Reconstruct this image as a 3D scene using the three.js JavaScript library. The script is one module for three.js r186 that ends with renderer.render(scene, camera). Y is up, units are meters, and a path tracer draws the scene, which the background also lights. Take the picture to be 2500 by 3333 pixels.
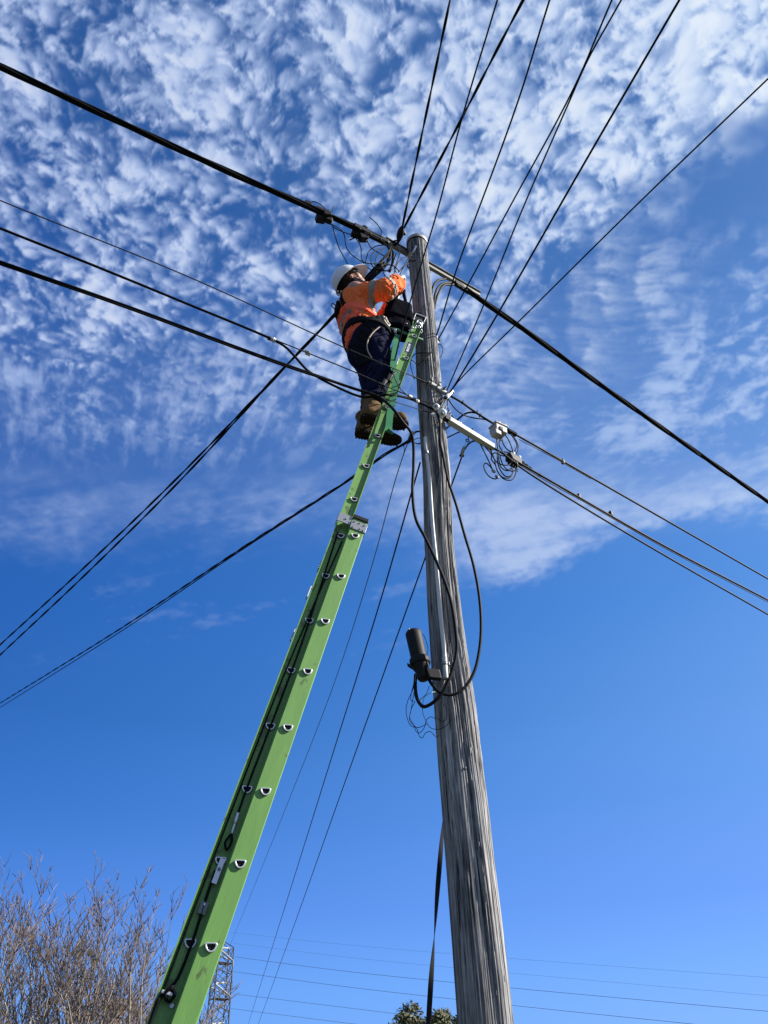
import * as THREE from 'three';
import { mergeGeometries, mergeVertices, toCreasedNormals } from 'three/addons/utils/BufferGeometryUtils.js';
import { RoundedBoxGeometry } from 'three/addons/geometries/RoundedBoxGeometry.js';
import { MarchingCubes } from 'three/addons/objects/MarchingCubes.js';

// ---------------------------------------------------------------- camera, light, exposure
const scene = new THREE.Scene();
const camera = new THREE.PerspectiveCamera(67.32, 0.75, 0.05, 6000);
camera.position.set(0, 1.6, 0);
camera.rotation.order = 'YXZ';
camera.rotation.set(THREE.MathUtils.degToRad(37.5), 0, THREE.MathUtils.degToRad(-1.8));
const renderer = new THREE.WebGLRenderer({ antialias: true });
renderer.toneMapping = THREE.LinearToneMapping;
renderer.toneMappingExposure = 2.5;
renderer.shadowMap.enabled = true;
const SUN_AZ = THREE.MathUtils.degToRad(0.5), SUN_EL = THREE.MathUtils.degToRad(33);
const sunDir = new THREE.Vector3(Math.cos(SUN_EL) * Math.cos(SUN_AZ), Math.sin(SUN_EL), Math.cos(SUN_EL) * Math.sin(SUN_AZ));
const sun = new THREE.DirectionalLight(new THREE.Color(1.0, 0.955, 0.885), 5.0);
sun.position.copy(sunDir).multiplyScalar(60).add(new THREE.Vector3(0, 4, -4));
sun.target.position.set(0, 4, -4);
sun.castShadow = true;
sun.shadow.mapSize.set(4096, 4096);
Object.assign(sun.shadow.camera, { left: -14, right: 14, top: 14, bottom: -14, near: 1, far: 140 });
sun.name = 'sun';
scene.add(sun, sun.target);

// ---------------------------------------------------------------- helpers
let seed = 20240;
const rnd = () => { seed = (seed * 1664525 + 1013904223) >>> 0; return seed / 4294967296; };
const rr = (a, b) => a + (b - a) * rnd();
const V = (a) => (a.isVector3 ? a : new THREE.Vector3(a[0], a[1], a[2]));
const clamp = (x, a = 0, b = 1) => Math.min(b, Math.max(a, x));
const lerp = (a, b, t) => a + (b - a) * t;
const sstep = (a, b, x) => { const t = clamp((x - a) / (b - a)); return t * t * (3 - 2 * t); };
const PERM = new Uint8Array(512);
{ const p = Array.from({ length: 256 }, (_, i) => i); for (let i = 255; i > 0; i--) { const j = Math.floor(rnd() * (i + 1)); [p[i], p[j]] = [p[j], p[i]]; } for (let i = 0; i < 512; i++) PERM[i] = p[i & 255]; }
const GX = new Float32Array(256), GY = new Float32Array(256), GZ = new Float32Array(256);
for (let i = 0; i < 256; i++) { const a = rnd() * Math.PI * 2; GX[i] = Math.cos(a); GY[i] = Math.sin(a); GZ[i] = rnd() * 2 - 1; }
function noise2(x, y) {
  const xi = Math.floor(x), yi = Math.floor(y), fx = x - xi, fy = y - yi, X = xi & 255, Y = yi & 255;
  const u = fx * fx * fx * (fx * (fx * 6 - 15) + 10), v = fy * fy * fy * (fy * (fy * 6 - 15) + 10);
  const a = PERM[PERM[X] + Y], b = PERM[PERM[X + 1] + Y], c = PERM[PERM[X] + Y + 1], d = PERM[PERM[X + 1] + Y + 1];
  const n0 = GX[a] * fx + GY[a] * fy, n1 = GX[b] * (fx - 1) + GY[b] * fy, n2 = GX[c] * fx + GY[c] * (fy - 1), n3 = GX[d] * (fx - 1) + GY[d] * (fy - 1);
  return 1.5 * (n0 + u * (n1 - n0) + v * (n2 - n0 + u * (n3 - n2 - n1 + n0)));
}
function noise3(x, y, z) {
  const k = Math.floor(z), f = z - k, w = f * f * (3 - 2 * f);
  return lerp(noise2(x + 17.3 * k, y + 9.1 * k), noise2(x + 17.3 * (k + 1), y + 9.1 * (k + 1)), w);
}
function fbm2(x, y, oct, gain = 0.5, lac = 2.03) { let s = 0, a = 1, n = 0; for (let i = 0; i < oct; i++) { s += a * noise2(x, y); n += a; a *= gain; x = x * lac + 5.2; y = y * lac + 1.7; } return s / n; }

// ---- geometry helpers
const UPV = new THREE.Vector3(0, 1, 0);
function frames(P) {
  const n = P.length, T = [], N = [], B = [];
  for (let i = 0; i < n; i++) T.push(P[Math.min(i + 1, n - 1)].clone().sub(P[Math.max(i - 1, 0)]).normalize());
  let nn = Math.abs(T[0].y) < 0.9 ? UPV.clone() : new THREE.Vector3(1, 0, 0);
  for (let i = 0; i < n; i++) { nn = nn.clone().addScaledVector(T[i], -nn.dot(T[i])).normalize(); N.push(nn); B.push(T[i].clone().cross(nn)); }
  return { T, N, B };
}
// swept section: section(i, n) gives [[x, y], ...] in metres; smooth or flat sides, ends capped
function sweep(P, section, { closed = true, uvScale = 1 } = {}) {
  const { T, N, B } = frames(P), n = P.length, sec0 = section(0, n), m = sec0.length, pos = [], uv = [], idx = [];
  let len = 0;
  for (let i = 0; i < n; i++) {
    if (i) len += P[i].distanceTo(P[i - 1]);
    const s = i ? section(i, n) : sec0; let w = 0;
    for (let j = 0; j <= m; j++) {
      const [a, b] = s[j % m];
      pos.push(P[i].x + N[i].x * a + B[i].x * b, P[i].y + N[i].y * a + B[i].y * b, P[i].z + N[i].z * a + B[i].z * b);
      if (j) w += Math.hypot(s[j % m][0] - s[j - 1][0], s[j % m][1] - s[j - 1][1]);
      uv.push(w * uvScale, len * uvScale);
    }
  }
  for (let i = 0; i < n - 1; i++) for (let j = 0; j < m; j++) { const a = i * (m + 1) + j, b = a + m + 1; idx.push(a, a + 1, b, a + 1, b + 1, b); }
  if (closed) for (const e of [0, n - 1]) {
    const c = pos.length / 3; pos.push(P[e].x, P[e].y, P[e].z); uv.push(0, 0);
    for (let j = 0; j < m; j++) { const a = e * (m + 1) + j; e ? idx.push(c, a, a + 1) : idx.push(c, a + 1, a); }
  }
  const g = new THREE.BufferGeometry();
  g.setAttribute('position', new THREE.Float32BufferAttribute(pos, 3));
  g.setAttribute('uv', new THREE.Float32BufferAttribute(uv, 2));
  g.setIndex(idx);
  g.computeVertexNormals();
  return g;
}
const ring = (r, k, squash = 1) => Array.from({ length: k }, (_, j) => [r * Math.cos((j / k) * 2 * Math.PI), r * squash * Math.sin((j / k) * 2 * Math.PI)]);
const rod = (P, r, k = 8) => { const f = Array.isArray(r) ? (i) => r[i] : typeof r === 'function' ? r : () => r; return sweep(P, (i, n) => ring(f(i, n), k)); };
const smooth = (pts, n) => (pts.length < 3 ? straight(pts, n) : new THREE.CatmullRomCurve3(pts.map(V), false, 'centripetal').getPoints(n));
const straight = (pts, n = 1) => { const a = V(pts[0]), b = V(pts[pts.length - 1]); return Array.from({ length: n + 1 }, (_, i) => a.clone().lerp(b, i / n)); };
const hose = (pts, r, n = 24, k = 8) => rod(smooth(pts, n), r, k);
const bar = (a, b, r, k = 8) => rod([V(a), V(b)], r, k);
const merge = (list) => mergeGeometries(list.map((g) => { const q = g.index ? g.toNonIndexed() : g; for (const n of Object.keys(q.attributes)) if (!['position', 'normal', 'uv'].includes(n)) q.deleteAttribute(n); return q; }));
// box whose axes are the unit vectors ex, ey, ez, edges rounded
function orientedBox(c, ex, ey, ez, sx, sy, sz, round = 0.002) {
  const g = new RoundedBoxGeometry(sx, sy, sz, 2, Math.min(round, sx / 2.2, sy / 2.2, sz / 2.2));
  ez = V(ex).clone().cross(V(ey));
  g.applyMatrix4(new THREE.Matrix4().makeBasis(V(ex), V(ey), V(ez)).setPosition(V(c)));
  return g;
}
function axisFrame(dir) { const y = V(dir).clone().normalize(), x = (Math.abs(y.y) < 0.95 ? UPV : new THREE.Vector3(1, 0, 0)).clone().cross(y).normalize(), z = x.clone().cross(y); return new THREE.Matrix4().makeBasis(x, y, z); }
// surface of revolution standing at c along dir
function turned(profile, c, dir, k = 20) { const g = new THREE.LatheGeometry(profile.map((p) => new THREE.Vector2(p[0], p[1])), k); g.applyMatrix4(axisFrame(dir).setPosition(V(c))); return g; }
const bolt = (c, dir, r, h) => turned([[0, -0.002], [r, -0.002], [r, h * 0.8], [r * 0.8, h], [0, h]], c, dir, 6);

// ---- objects: things, their parts, the setting
const taken = {};
const numbered = (n) => { const k = taken[n] = (taken[n] ?? -1) + 1; return k ? n + '_' + String(k).padStart(3, '0') : n; };
function shade(o) { o.castShadow = true; o.receiveShadow = true; return o; }
function tag(o, label, category, group, kind) { Object.assign(o.userData, { label, category }); if (group) o.userData.group = group; if (kind) o.userData.kind = kind; return o; }
function thing(name, label, category, group, at = [0, 0, 0]) { const o = new THREE.Group(); o.name = numbered(name); o.position.set(...at); scene.add(o); return tag(o, label, category, group); }
function part(parent, name, geometry, material, label) { const m = shade(new THREE.Mesh(geometry, material)); m.name = name; if (parent.isGroup && parent.parent === scene) m.position.sub(parent.position); if (label) m.userData.label = label; parent.add(m); return m; }
function solo(name, geometry, material, label, category, group) { const m = shade(new THREE.Mesh(geometry, material)); m.name = numbered(name); scene.add(m); return tag(m, label, category, group); }
function structure(name, geometry, material) { const m = shade(new THREE.Mesh(geometry, material)); m.name = name; m.userData.kind = 'structure'; m.userData.label = name.replace(/_/g, ' '); scene.add(m); return m; }

// ---- materials
const std = (r, g, b, roughness = 0.8, extra = {}) => new THREE.MeshStandardMaterial({ color: new THREE.Color().setRGB(r, g, b), roughness, metalness: 0, ...extra });
function dataTexture(w, h, fn, { srgb = false, repeat = [1, 1] } = {}) {
  const d = new Uint8Array(w * h * 4);
  for (let y = 0; y < h; y++) for (let x = 0; x < w; x++) { const c = fn(x / w, y / h), o = (y * w + x) * 4; for (let i = 0; i < 3; i++) d[o + i] = Math.round(255 * clamp(c.length ? c[i] : c)); d[o + 3] = 255; }
  const t = new THREE.DataTexture(d, w, h); t.wrapS = t.wrapT = THREE.RepeatWrapping; t.magFilter = THREE.LinearFilter; t.minFilter = THREE.LinearFilter; t.repeat.set(...repeat); if (srgb) t.colorSpace = THREE.SRGBColorSpace; t.needsUpdate = true; return t;
}
// noise that tiles over the unit square
const tile = (u, v, fu, fv, oct, gain = 0.5) => { let s = 0, a = 1, n = 0; for (let i = 0; i < oct; i++) { const X = u * fu, Y = v * fv, bx = u, by = v; s += a * ((noise2(X, Y) * (1 - bx) + noise2(X - fu, Y) * bx) * (1 - by) + (noise2(X, Y - fv) * (1 - bx) + noise2(X - fu, Y - fv) * bx) * by) * 1.25; n += a; a *= gain; fu *= 2; fv *= 2; } return s / n; };
const cloth = (r, g, b, extra = {}) => new THREE.MeshPhysicalMaterial({ color: new THREE.Color().setRGB(r, g, b), roughness: 0.95, specularIntensity: 0.15, ...extra });
const M = {
  cable: new THREE.MeshPhysicalMaterial({ color: new THREE.Color().setRGB(0.004, 0.004, 0.006), roughness: 0.62, specularIntensity: 0.22 }),
  cableDull: new THREE.MeshPhysicalMaterial({ color: new THREE.Color().setRGB(0.005, 0.005, 0.006), roughness: 0.9, specularIntensity: 0.2 }),
  galv: std(0.26, 0.265, 0.27, 0.45, { metalness: 0.75 }),
  steelDark: std(0.13, 0.13, 0.13, 0.5, { metalness: 0.6 }),
  alu: std(0.45, 0.46, 0.47, 0.45, { metalness: 0.8 }),
  pvc: std(0.50, 0.50, 0.475, 0.55),
  black: new THREE.MeshPhysicalMaterial({ color: new THREE.Color().setRGB(0.005, 0.005, 0.006), roughness: 0.6, specularIntensity: 0.4 }),
  porcelain: std(0.62, 0.62, 0.60, 0.3),
};


// ---------------------------------------------------------------- sky: air and one high cloud layer, computed for every direction
function worley(x, y) {
  const xi = Math.floor(x), yi = Math.floor(y); let m = 4;
  for (let j = -1; j <= 1; j++) for (let i = -1; i <= 1; i++) { const h = PERM[PERM[(xi + i) & 255] + ((yi + j) & 255)], k = PERM[h + 31], dx = i + 0.1 + 0.8 * h / 255 - (x - xi), dy = j + 0.1 + 0.8 * k / 255 - (y - yi), d = dx * dx + dy * dy; if (d < m) m = d; }
  return Math.sqrt(m);
}
function buildSky() {
  const GAIN = 0.4, W = 4096, H = 2048, data = new Float32Array(W * H * 4);
  // colour of the clear air by elevation in degrees (linear light)
  const AIR = [[-90, 0.16, 0.20, 0.24], [-2, 0.24, 0.48, 0.95], [2, 0.21, 0.455, 1.0], [6, 0.16, 0.40, 0.975], [10, 0.112, 0.305, 0.87], [16, 0.066, 0.232, 0.70], [22, 0.043, 0.182, 0.58], [29, 0.029, 0.148, 0.52], [40, 0.021, 0.113, 0.42], [51, 0.0165, 0.087, 0.335], [62, 0.014, 0.074, 0.28], [74, 0.014, 0.068, 0.26], [90, 0.014, 0.066, 0.25]];
  const air = new Float32Array(1024 * 3);
  for (let i = 0; i < 1024; i++) {
    const e = -90 + (180 * i) / 1023; let k = 0;
    while (k < AIR.length - 2 && AIR[k + 1][0] < e) k++;
    const t = clamp((e - AIR[k][0]) / (AIR[k + 1][0] - AIR[k][0]));
    for (let c = 0; c < 3; c++) air[i * 3 + c] = lerp(AIR[k][c + 1], AIR[k + 1][c + 1], t);
  }
  // hooked cirrus: near and far end, foot, lean, bend, strength
  const HOOKS = [[0.66, 0.81, 0.335, 0.010, 0.035, 0.75], [0.68, 0.80, 0.405, -0.005, 0.040, 0.75], [0.71, 0.86, 0.310, 0.006, 0.014, 0.6], [0.84, 0.94, 0.350, 0.012, 0.012, 0.7], [0.87, 0.955, 0.230, 0.03, 0.05, 0.65], [0.82, 0.97, 0.175, 0.015, 0.045, 0.75], [0.91, 1.00, 0.140, 0.01, 0.012, 0.5], [0.76, 0.82, 0.200, 0.01, 0.025, 0.5]];
  for (let row = 0; row < H; row++) {
    const el = ((row + 0.5) / H - 0.5) * Math.PI, sy = Math.sin(el), cy = Math.cos(el);
    const ai = clamp(Math.round(((el / Math.PI) + 0.5) * 1023), 0, 1023) * 3;
    for (let col = 0; col < W; col++) {
      const az = ((col + 0.5) / W - 0.5) * 2 * Math.PI, dx = Math.cos(az) * cy, dz = Math.sin(az) * cy;
      const cosSun = dx * sunDir.x + sy * sunDir.y + dz * sunDir.z;
      const glow = Math.pow(Math.max(0, cosSun * 0.5 + 0.5), 3.0), halo = 0.32 * Math.pow(Math.max(0, cosSun), 10);
      const k = cosSun * lerp(0.35, 1, sstep(0.08, 0.40, sy));   // the air is deeper blue away from the sun
      let r = air[ai] * Math.exp(2.0 * k) + halo * 0.3, g = air[ai + 1] * Math.exp(1.12 * k) + halo * 0.32, b = air[ai + 2] * Math.exp(0.64 * k) + halo * 0.34;
      if (sy > 0.3) {
        const X = dx / sy, Y = -dz / sy;
        const big = fbm2(X * 3.1 + 7.7, Y * 3.1 + 2.2, 3);
        const wx = 0.022 * fbm2(X * 9 + 3.3, Y * 9, 3), wy = 0.022 * fbm2(X * 9, Y * 9 + 8.8, 3);
        const edge = X + 0.93 * Y - 0.956 + 0.16 * fbm2(X * 7 + 1.1, Y * 7 + 4.4, 4);       // right hand rim of the puffy field
        const far = Y + 0.22 * big + 0.10 * fbm2(X * 8, Y * 5 + 3, 3);
        // puffy altocumulus: rounded cells of several sizes, smaller and thinner towards the far side
        const puffs = (1 - sstep(-0.07, 0.05, edge)) * (1 - sstep(0.80, 1.12, far));
        let alpha = 0, lit = 0;
        const qx = X * 0.88 - Y * 0.47 + wx, qy = X * 0.47 + Y * 0.88 + wy;
        if (puffs > 0.004) {
          const fine = fbm2(qx * 52 + 11.3, qy * 52 + 5.1, 5, 0.62), m = fbm2(qx * 9 + 1.9, qy * 9 + 6.4, 3, 0.5), m2 = fbm2(qx * 19 + 4.9, qy * 19 + 2.4, 3, 0.5);
          const cell = 0.52 - worley(qx * 25 + 0.8 * fine + 0.6 * m2, qy * 25 + 0.8 * m2), small = 0.5 - worley(qx * 54 + 9 + 0.5 * fine, qy * 54 + 0.7 * fine);
          const size = sstep(-0.35, 0.45, m + 0.4 * big), s = lerp(0.75, 1.25, size) * cell + lerp(0.75, 0.40, size) * small + 0.95 * fine + 0.45 * m2;
          const cover = 0.10 + 0.42 * big + 0.34 * sstep(-0.10, 0.32, X) * (1 - sstep(0.5, 0.8, Y)) - 0.16 * sstep(0.62, 1.05, Y) + 0.12 * sstep(0.5, 0.33, Y);
          const d = s + m * 0.85 + cover;
          alpha = puffs * (0.86 * sstep(-0.32, 0.92, d) + 0.03 * sstep(-0.9, 0, d));
          lit = sstep(0.10, 1.75, d + 0.25 * fine);
        }
        // cirrus: hooked plumes, combed fibres and small patches
        const wisp = fbm2(qx * 26 + 3, qy * 26 + 6, 5, 0.6), soft = fbm2(X * 7 + 2, Y * 7 + 5, 3), feather = fbm2((X + 0.25 * Y) * 15 + wisp * 0.5, (Y - 0.12 * X) * 58 + 9 + 1.2 * soft, 5, 0.62);
        let hook = 0;
        for (const h of HOOKS) {
          const t = (Y - h[0]) / (h[1] - h[0]);
          if (t < -0.5 || t > 1.5) continue;
          const d = X - (h[2] + h[3] * t + h[4] * t * t) + 0.010 * wisp + 0.004 * feather;
          const w = sstep(-0.5, 0.3, t + 0.4 * wisp) * (1 - sstep(0.65, 1.5, t + 0.5 * wisp));
          hook = Math.max(hook, w * h[5] * (d < 0 ? Math.exp(-d * d * 6000) : Math.exp(-d * 20)) * clamp(0.62 + 1.1 * feather + 0.6 * wisp));
        }
        const right = sstep(-0.08, 0.14, edge) * (1 - sstep(1.05, 1.42, Y)), mid = sstep(0.62, 0.90, Y + 0.10 * soft);
        const thread = sstep(-0.05, 0.75, wisp * 0.55 + feather * 0.75 + soft * 0.9);
        const c1 = right * mid * (0.03 + 0.50 * thread);
        const patch = sstep(0.44, 0.62, X - 0.12 * (Y - 0.8) + 0.20 * soft) * sstep(0.58, 0.74, Y - 0.15 * soft) * (1 - sstep(0.98, 1.22, Y)) * sstep(-0.10, 0.75, wisp * 1.15 + 0.9 * soft + 0.15) * 0.72;
        const comb = fbm2((X * 0.75 - Y * 0.62) * 9 + 3, (X * 0.62 + Y * 0.75) * 52 + 1.5 * soft, 4, 0.55);
        const rip = sstep(0.88, 1.08, Y) * (1 - sstep(1.22, 1.48, Y)) * sstep(-0.45, 0.25, X + 0.4 * soft) * (0.05 + 0.34 * sstep(-0.15, 0.65, comb * 0.55 + 0.45 * wisp + 0.8 * soft));
        const left = sstep(0.72, 0.94, far) * (1 - sstep(0.05, 0.36, X)) * (1 - sstep(0.98, 1.20, Y + 0.12 * soft));
        const grain = fbm2((X * 0.93 + Y * 0.36) * 40, (Y * 0.93 - X * 0.36) * 11, 4, 0.56), streak = left * (0.03 + 0.66 * sstep(-0.12, 0.62, 0.85 * grain + 0.45 * wisp + 0.5 * soft));
        // pale veil bank that closes the cloud field, torn at its rim
        const rim = 1.56 + 0.26 * fbm2(X * 2.3 + 2, Y * 1.6 + 3.3, 5, 0.62) - 0.24 * sstep(0.25, 0.85, X) - 0.10 * sstep(-0.15, -0.85, X) + 0.06 * wisp, fuzz = lerp(0.40, 0.10, sstep(0.0, 0.35, X));
        const drift = fbm2(X * 2.6 + 5, Y * 6.5 + 2 + 1.5 * X, 5, 0.6), bank = (1 - sstep(rim - fuzz, rim + 0.04, Y)) * sstep(1.08, 1.36, Y + 0.08 * big) * sstep(-0.42, 0.62, drift + 0.34 * sstep(-0.15, 0.35, X) + 0.25 * wisp - 0.06);
        const torn = sstep(1.45, 1.6, Y) * (1 - sstep(1.75, 2.05, Y)) * (1 - sstep(0.0, 0.3, X)) * sstep(0.12, 0.7, drift + 0.5 * wisp) * 0.18;
        const veil = 0.07 * sstep(0.6, 1.0, Y) * (1 - sstep(1.2, 1.5, Y + 0.1 * big));
        const thin = 0.9 * (1 - (1 - clamp(c1)) * (1 - clamp(hook * 0.85)) * (1 - clamp(patch)) * (1 - clamp(rip)) * (1 - clamp(streak)) * (1 - clamp(bank * 0.80)) * (1 - torn) * (1 - veil));
        const a = 1 - (1 - alpha) * (1 - thin), wl = Math.max(lit * alpha, 0.55 * hook, 0.30 * bank);
        const side = 0.86 + 0.36 * glow, cr = lerp(0.44, 0.80, wl) * side, cg = lerp(0.58, 0.87, wl) * side, cb = lerp(0.90, 1.0, wl) * Math.min(1.1, 0.92 + 0.18 * glow);
        r = lerp(r, cr, a); g = lerp(g, cg, a); b = lerp(b, cb, a);
      }
      const o = (row * W + col) * 4;
      data[o] = r * GAIN; data[o + 1] = g * GAIN; data[o + 2] = b * GAIN; data[o + 3] = 1;
    }
  }
  const t = new THREE.DataTexture(data, W, H, THREE.RGBAFormat, THREE.FloatType);
  t.mapping = THREE.EquirectangularReflectionMapping;
  t.magFilter = THREE.LinearFilter; t.minFilter = THREE.LinearFilter; t.needsUpdate = true;
  return t;
}
const skyTexture = buildSky();
scene.background = skyTexture;
scene.environment = skyTexture;


// ---------------------------------------------------------------- the setting
const grassMap = dataTexture(512, 512, (u, v) => { const n = tile(u, v, 8, 8, 5, 0.6), k = tile(u + 0.3, v, 40, 40, 2); return [0.245 + 0.10 * n + 0.07 * k, 0.255 + 0.11 * n + 0.07 * k, 0.185 + 0.08 * n + 0.05 * k]; }, { srgb: true, repeat: [600, 600] });
{
  const g = new THREE.PlaneGeometry(2400, 2400); g.rotateX(-Math.PI / 2);
  structure('ground', g, new THREE.MeshStandardMaterial({ map: grassMap, roughness: 1 }));
}

// bare tree: many stems that fan out from a low trunk, forked down to fine twigs
function bareTree(name, label, at, height, spread, stems, detail, group) {
  const t = thing(name, label, 'tree', group, at), trunk = [], twigs = [], [ax, ay, az] = at;
  const limb = (p, dir, len, r, level) => {
    const seg = level < 2 ? 5 : 3, P = [p.clone()], R = [r]; let d = dir.clone(), q = p.clone();
    const kids = [];
    for (let i = 1; i <= seg; i++) {
      d.add(new THREE.Vector3(rr(-1, 1), rr(-0.5, 0.9), rr(-1, 1)).multiplyScalar(level < 2 ? 0.10 : 0.17)).normalize();
      q = q.clone().addScaledVector(d, len / seg); P.push(q); R.push(r * (1 - 0.62 * i / seg)); kids.push([q, d.clone(), R[i]]);
    }
    (level < 2 ? trunk : twigs).push(rod(P, R, level < 2 ? 6 : level < 3 ? 4 : 3));
    if (level >= detail) return;
    const count = level === 0 ? 5 : level === 1 ? 4 : level === 2 ? 4 : 3;
    for (let k = 0; k < count; k++) {
      const [b, bd, br] = kids[Math.min(seg - 1, Math.floor(rr(level < 1 ? 0.3 : 0.15, 1) * seg))], az2 = rr(0, 6.283);
      const side = new THREE.Vector3(Math.cos(az2), rr(-0.05, 0.75), Math.sin(az2)).normalize();
      limb(b, bd.clone().multiplyScalar(1.15).addScaledVector(side, rr(0.5, 0.95)).normalize(), len * rr(0.36, 0.60), Math.max(0.0042, br * rr(0.5, 0.75)), level + 1);
    }
  };
  const base = new THREE.Vector3(ax, ay, az);
  trunk.push(rod([base.clone().setY(ay - 0.05), base.clone().setY(ay + 0.25), base.clone().setY(ay + 0.55)], [0.2, 0.15, 0.12], 10));
  for (let i = 0; i < stems; i++) {
    const a = (i / stems) * 6.283 + rr(-0.3, 0.3), out = rr(0.1, 1) * spread;
    limb(base.clone().add(new THREE.Vector3(Math.cos(a) * 0.06, 0.42, Math.sin(a) * 0.06)), new THREE.Vector3(Math.cos(a) * out, 1, Math.sin(a) * out).normalize(), height * rr(0.50, 0.70), rr(0.022, 0.046), 0);
  }
  part(t, 'trunk', merge(trunk), cloth(0.27, 0.225, 0.175));
  part(t, 'crown', merge(twigs), cloth(0.165, 0.130, 0.108));
}
seed = 4711;
bareTree('bare_tree', 'large leafless many stemmed tree at the lower left beside the ladder', [-3.465, 2.327, -9.5].map((v, i) => (i === 1 ? 0 : v)), 3.0, 0.90, 32, 4);
seed = 991;
bareTree('bare_tree', 'low leafless tree showing fine twigs between ladder and lattice tower', [-3.055, 2.551, -13].map((v, i) => (i === 1 ? 0 : v)), 1.75, 0.5, 8, 4);

// evergreen whose crown just rises into the picture
{
  seed = 321;
  const at = [0.78, 3.187, -24]; at[1] = 0;
  const t = thing('evergreen_tree', 'leafy olive green tree top at the bottom edge behind the pole', 'tree', null, at), [ax, , az] = at;
  part(t, 'trunk', merge([rod(smooth([[ax, -0.1, az], [ax + 0.05, 1.0, az], [ax - 0.04, 2.2, az + 0.05]], 8), (i) => 0.17 - 0.012 * i, 10), ...[0, 1, 2, 3, 4].map((i) => { const a = i * 1.26 + 0.4; return hose([[ax, 1.6, az], [ax + Math.cos(a) * 0.35, 2.2, az + Math.sin(a) * 0.35], [ax + Math.cos(a) * 0.7, 2.75, az + Math.sin(a) * 0.7]], 0.04, 6, 6); })]), std(0.16, 0.12, 0.09, 0.95));
  const pos = [], nor = [], col = [], clumps = [];
  for (let i = 0; i < 46; i++) { const a = rr(0, 6.283), r = Math.sqrt(rnd()) * 1.05; clumps.push([ax + Math.cos(a) * r, 2.3 + rr(0, 1) * (1.25 - 0.42 * r * r), az + Math.sin(a) * r, rr(0.2, 0.36)]); }
  for (const [cx, cy, cz, cr] of clumps) for (let k = 0; k < 330; k++) {
    const d = new THREE.Vector3(rr(-1, 1), rr(-1, 1), rr(-1, 1)).normalize(), c = d.clone().multiplyScalar(cr * rr(0.55, 1.05)).add(new THREE.Vector3(cx, cy, cz));
    const a = new THREE.Vector3(rr(-1, 1), rr(-0.6, 1), rr(-1, 1)).normalize(), b = a.clone().cross(d).normalize(), L = rr(0.05, 0.09), w = L * 0.3, nn = b.clone().cross(a).normalize(), tone = rr(0.75, 1.3), warm = rr(0, 1);
    const v = [c.clone().addScaledVector(a, -L), c.clone().addScaledVector(b, w), c.clone().addScaledVector(b, -w), c.clone().addScaledVector(a, L)];
    for (const j of [0, 1, 2, 2, 1, 3]) { pos.push(v[j].x, v[j].y, v[j].z); nor.push(nn.x, nn.y, nn.z); col.push((0.040 + 0.028 * warm) * tone, 0.056 * tone, 0.014 * tone); }
  }
  const g = new THREE.BufferGeometry();
  g.setAttribute('position', new THREE.Float32BufferAttribute(pos, 3)); g.setAttribute('normal', new THREE.Float32BufferAttribute(nor, 3)); g.setAttribute('color', new THREE.Float32BufferAttribute(col, 3));
  part(t, 'crown', g, new THREE.MeshStandardMaterial({ vertexColors: true, roughness: 0.75 }));
}

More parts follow.
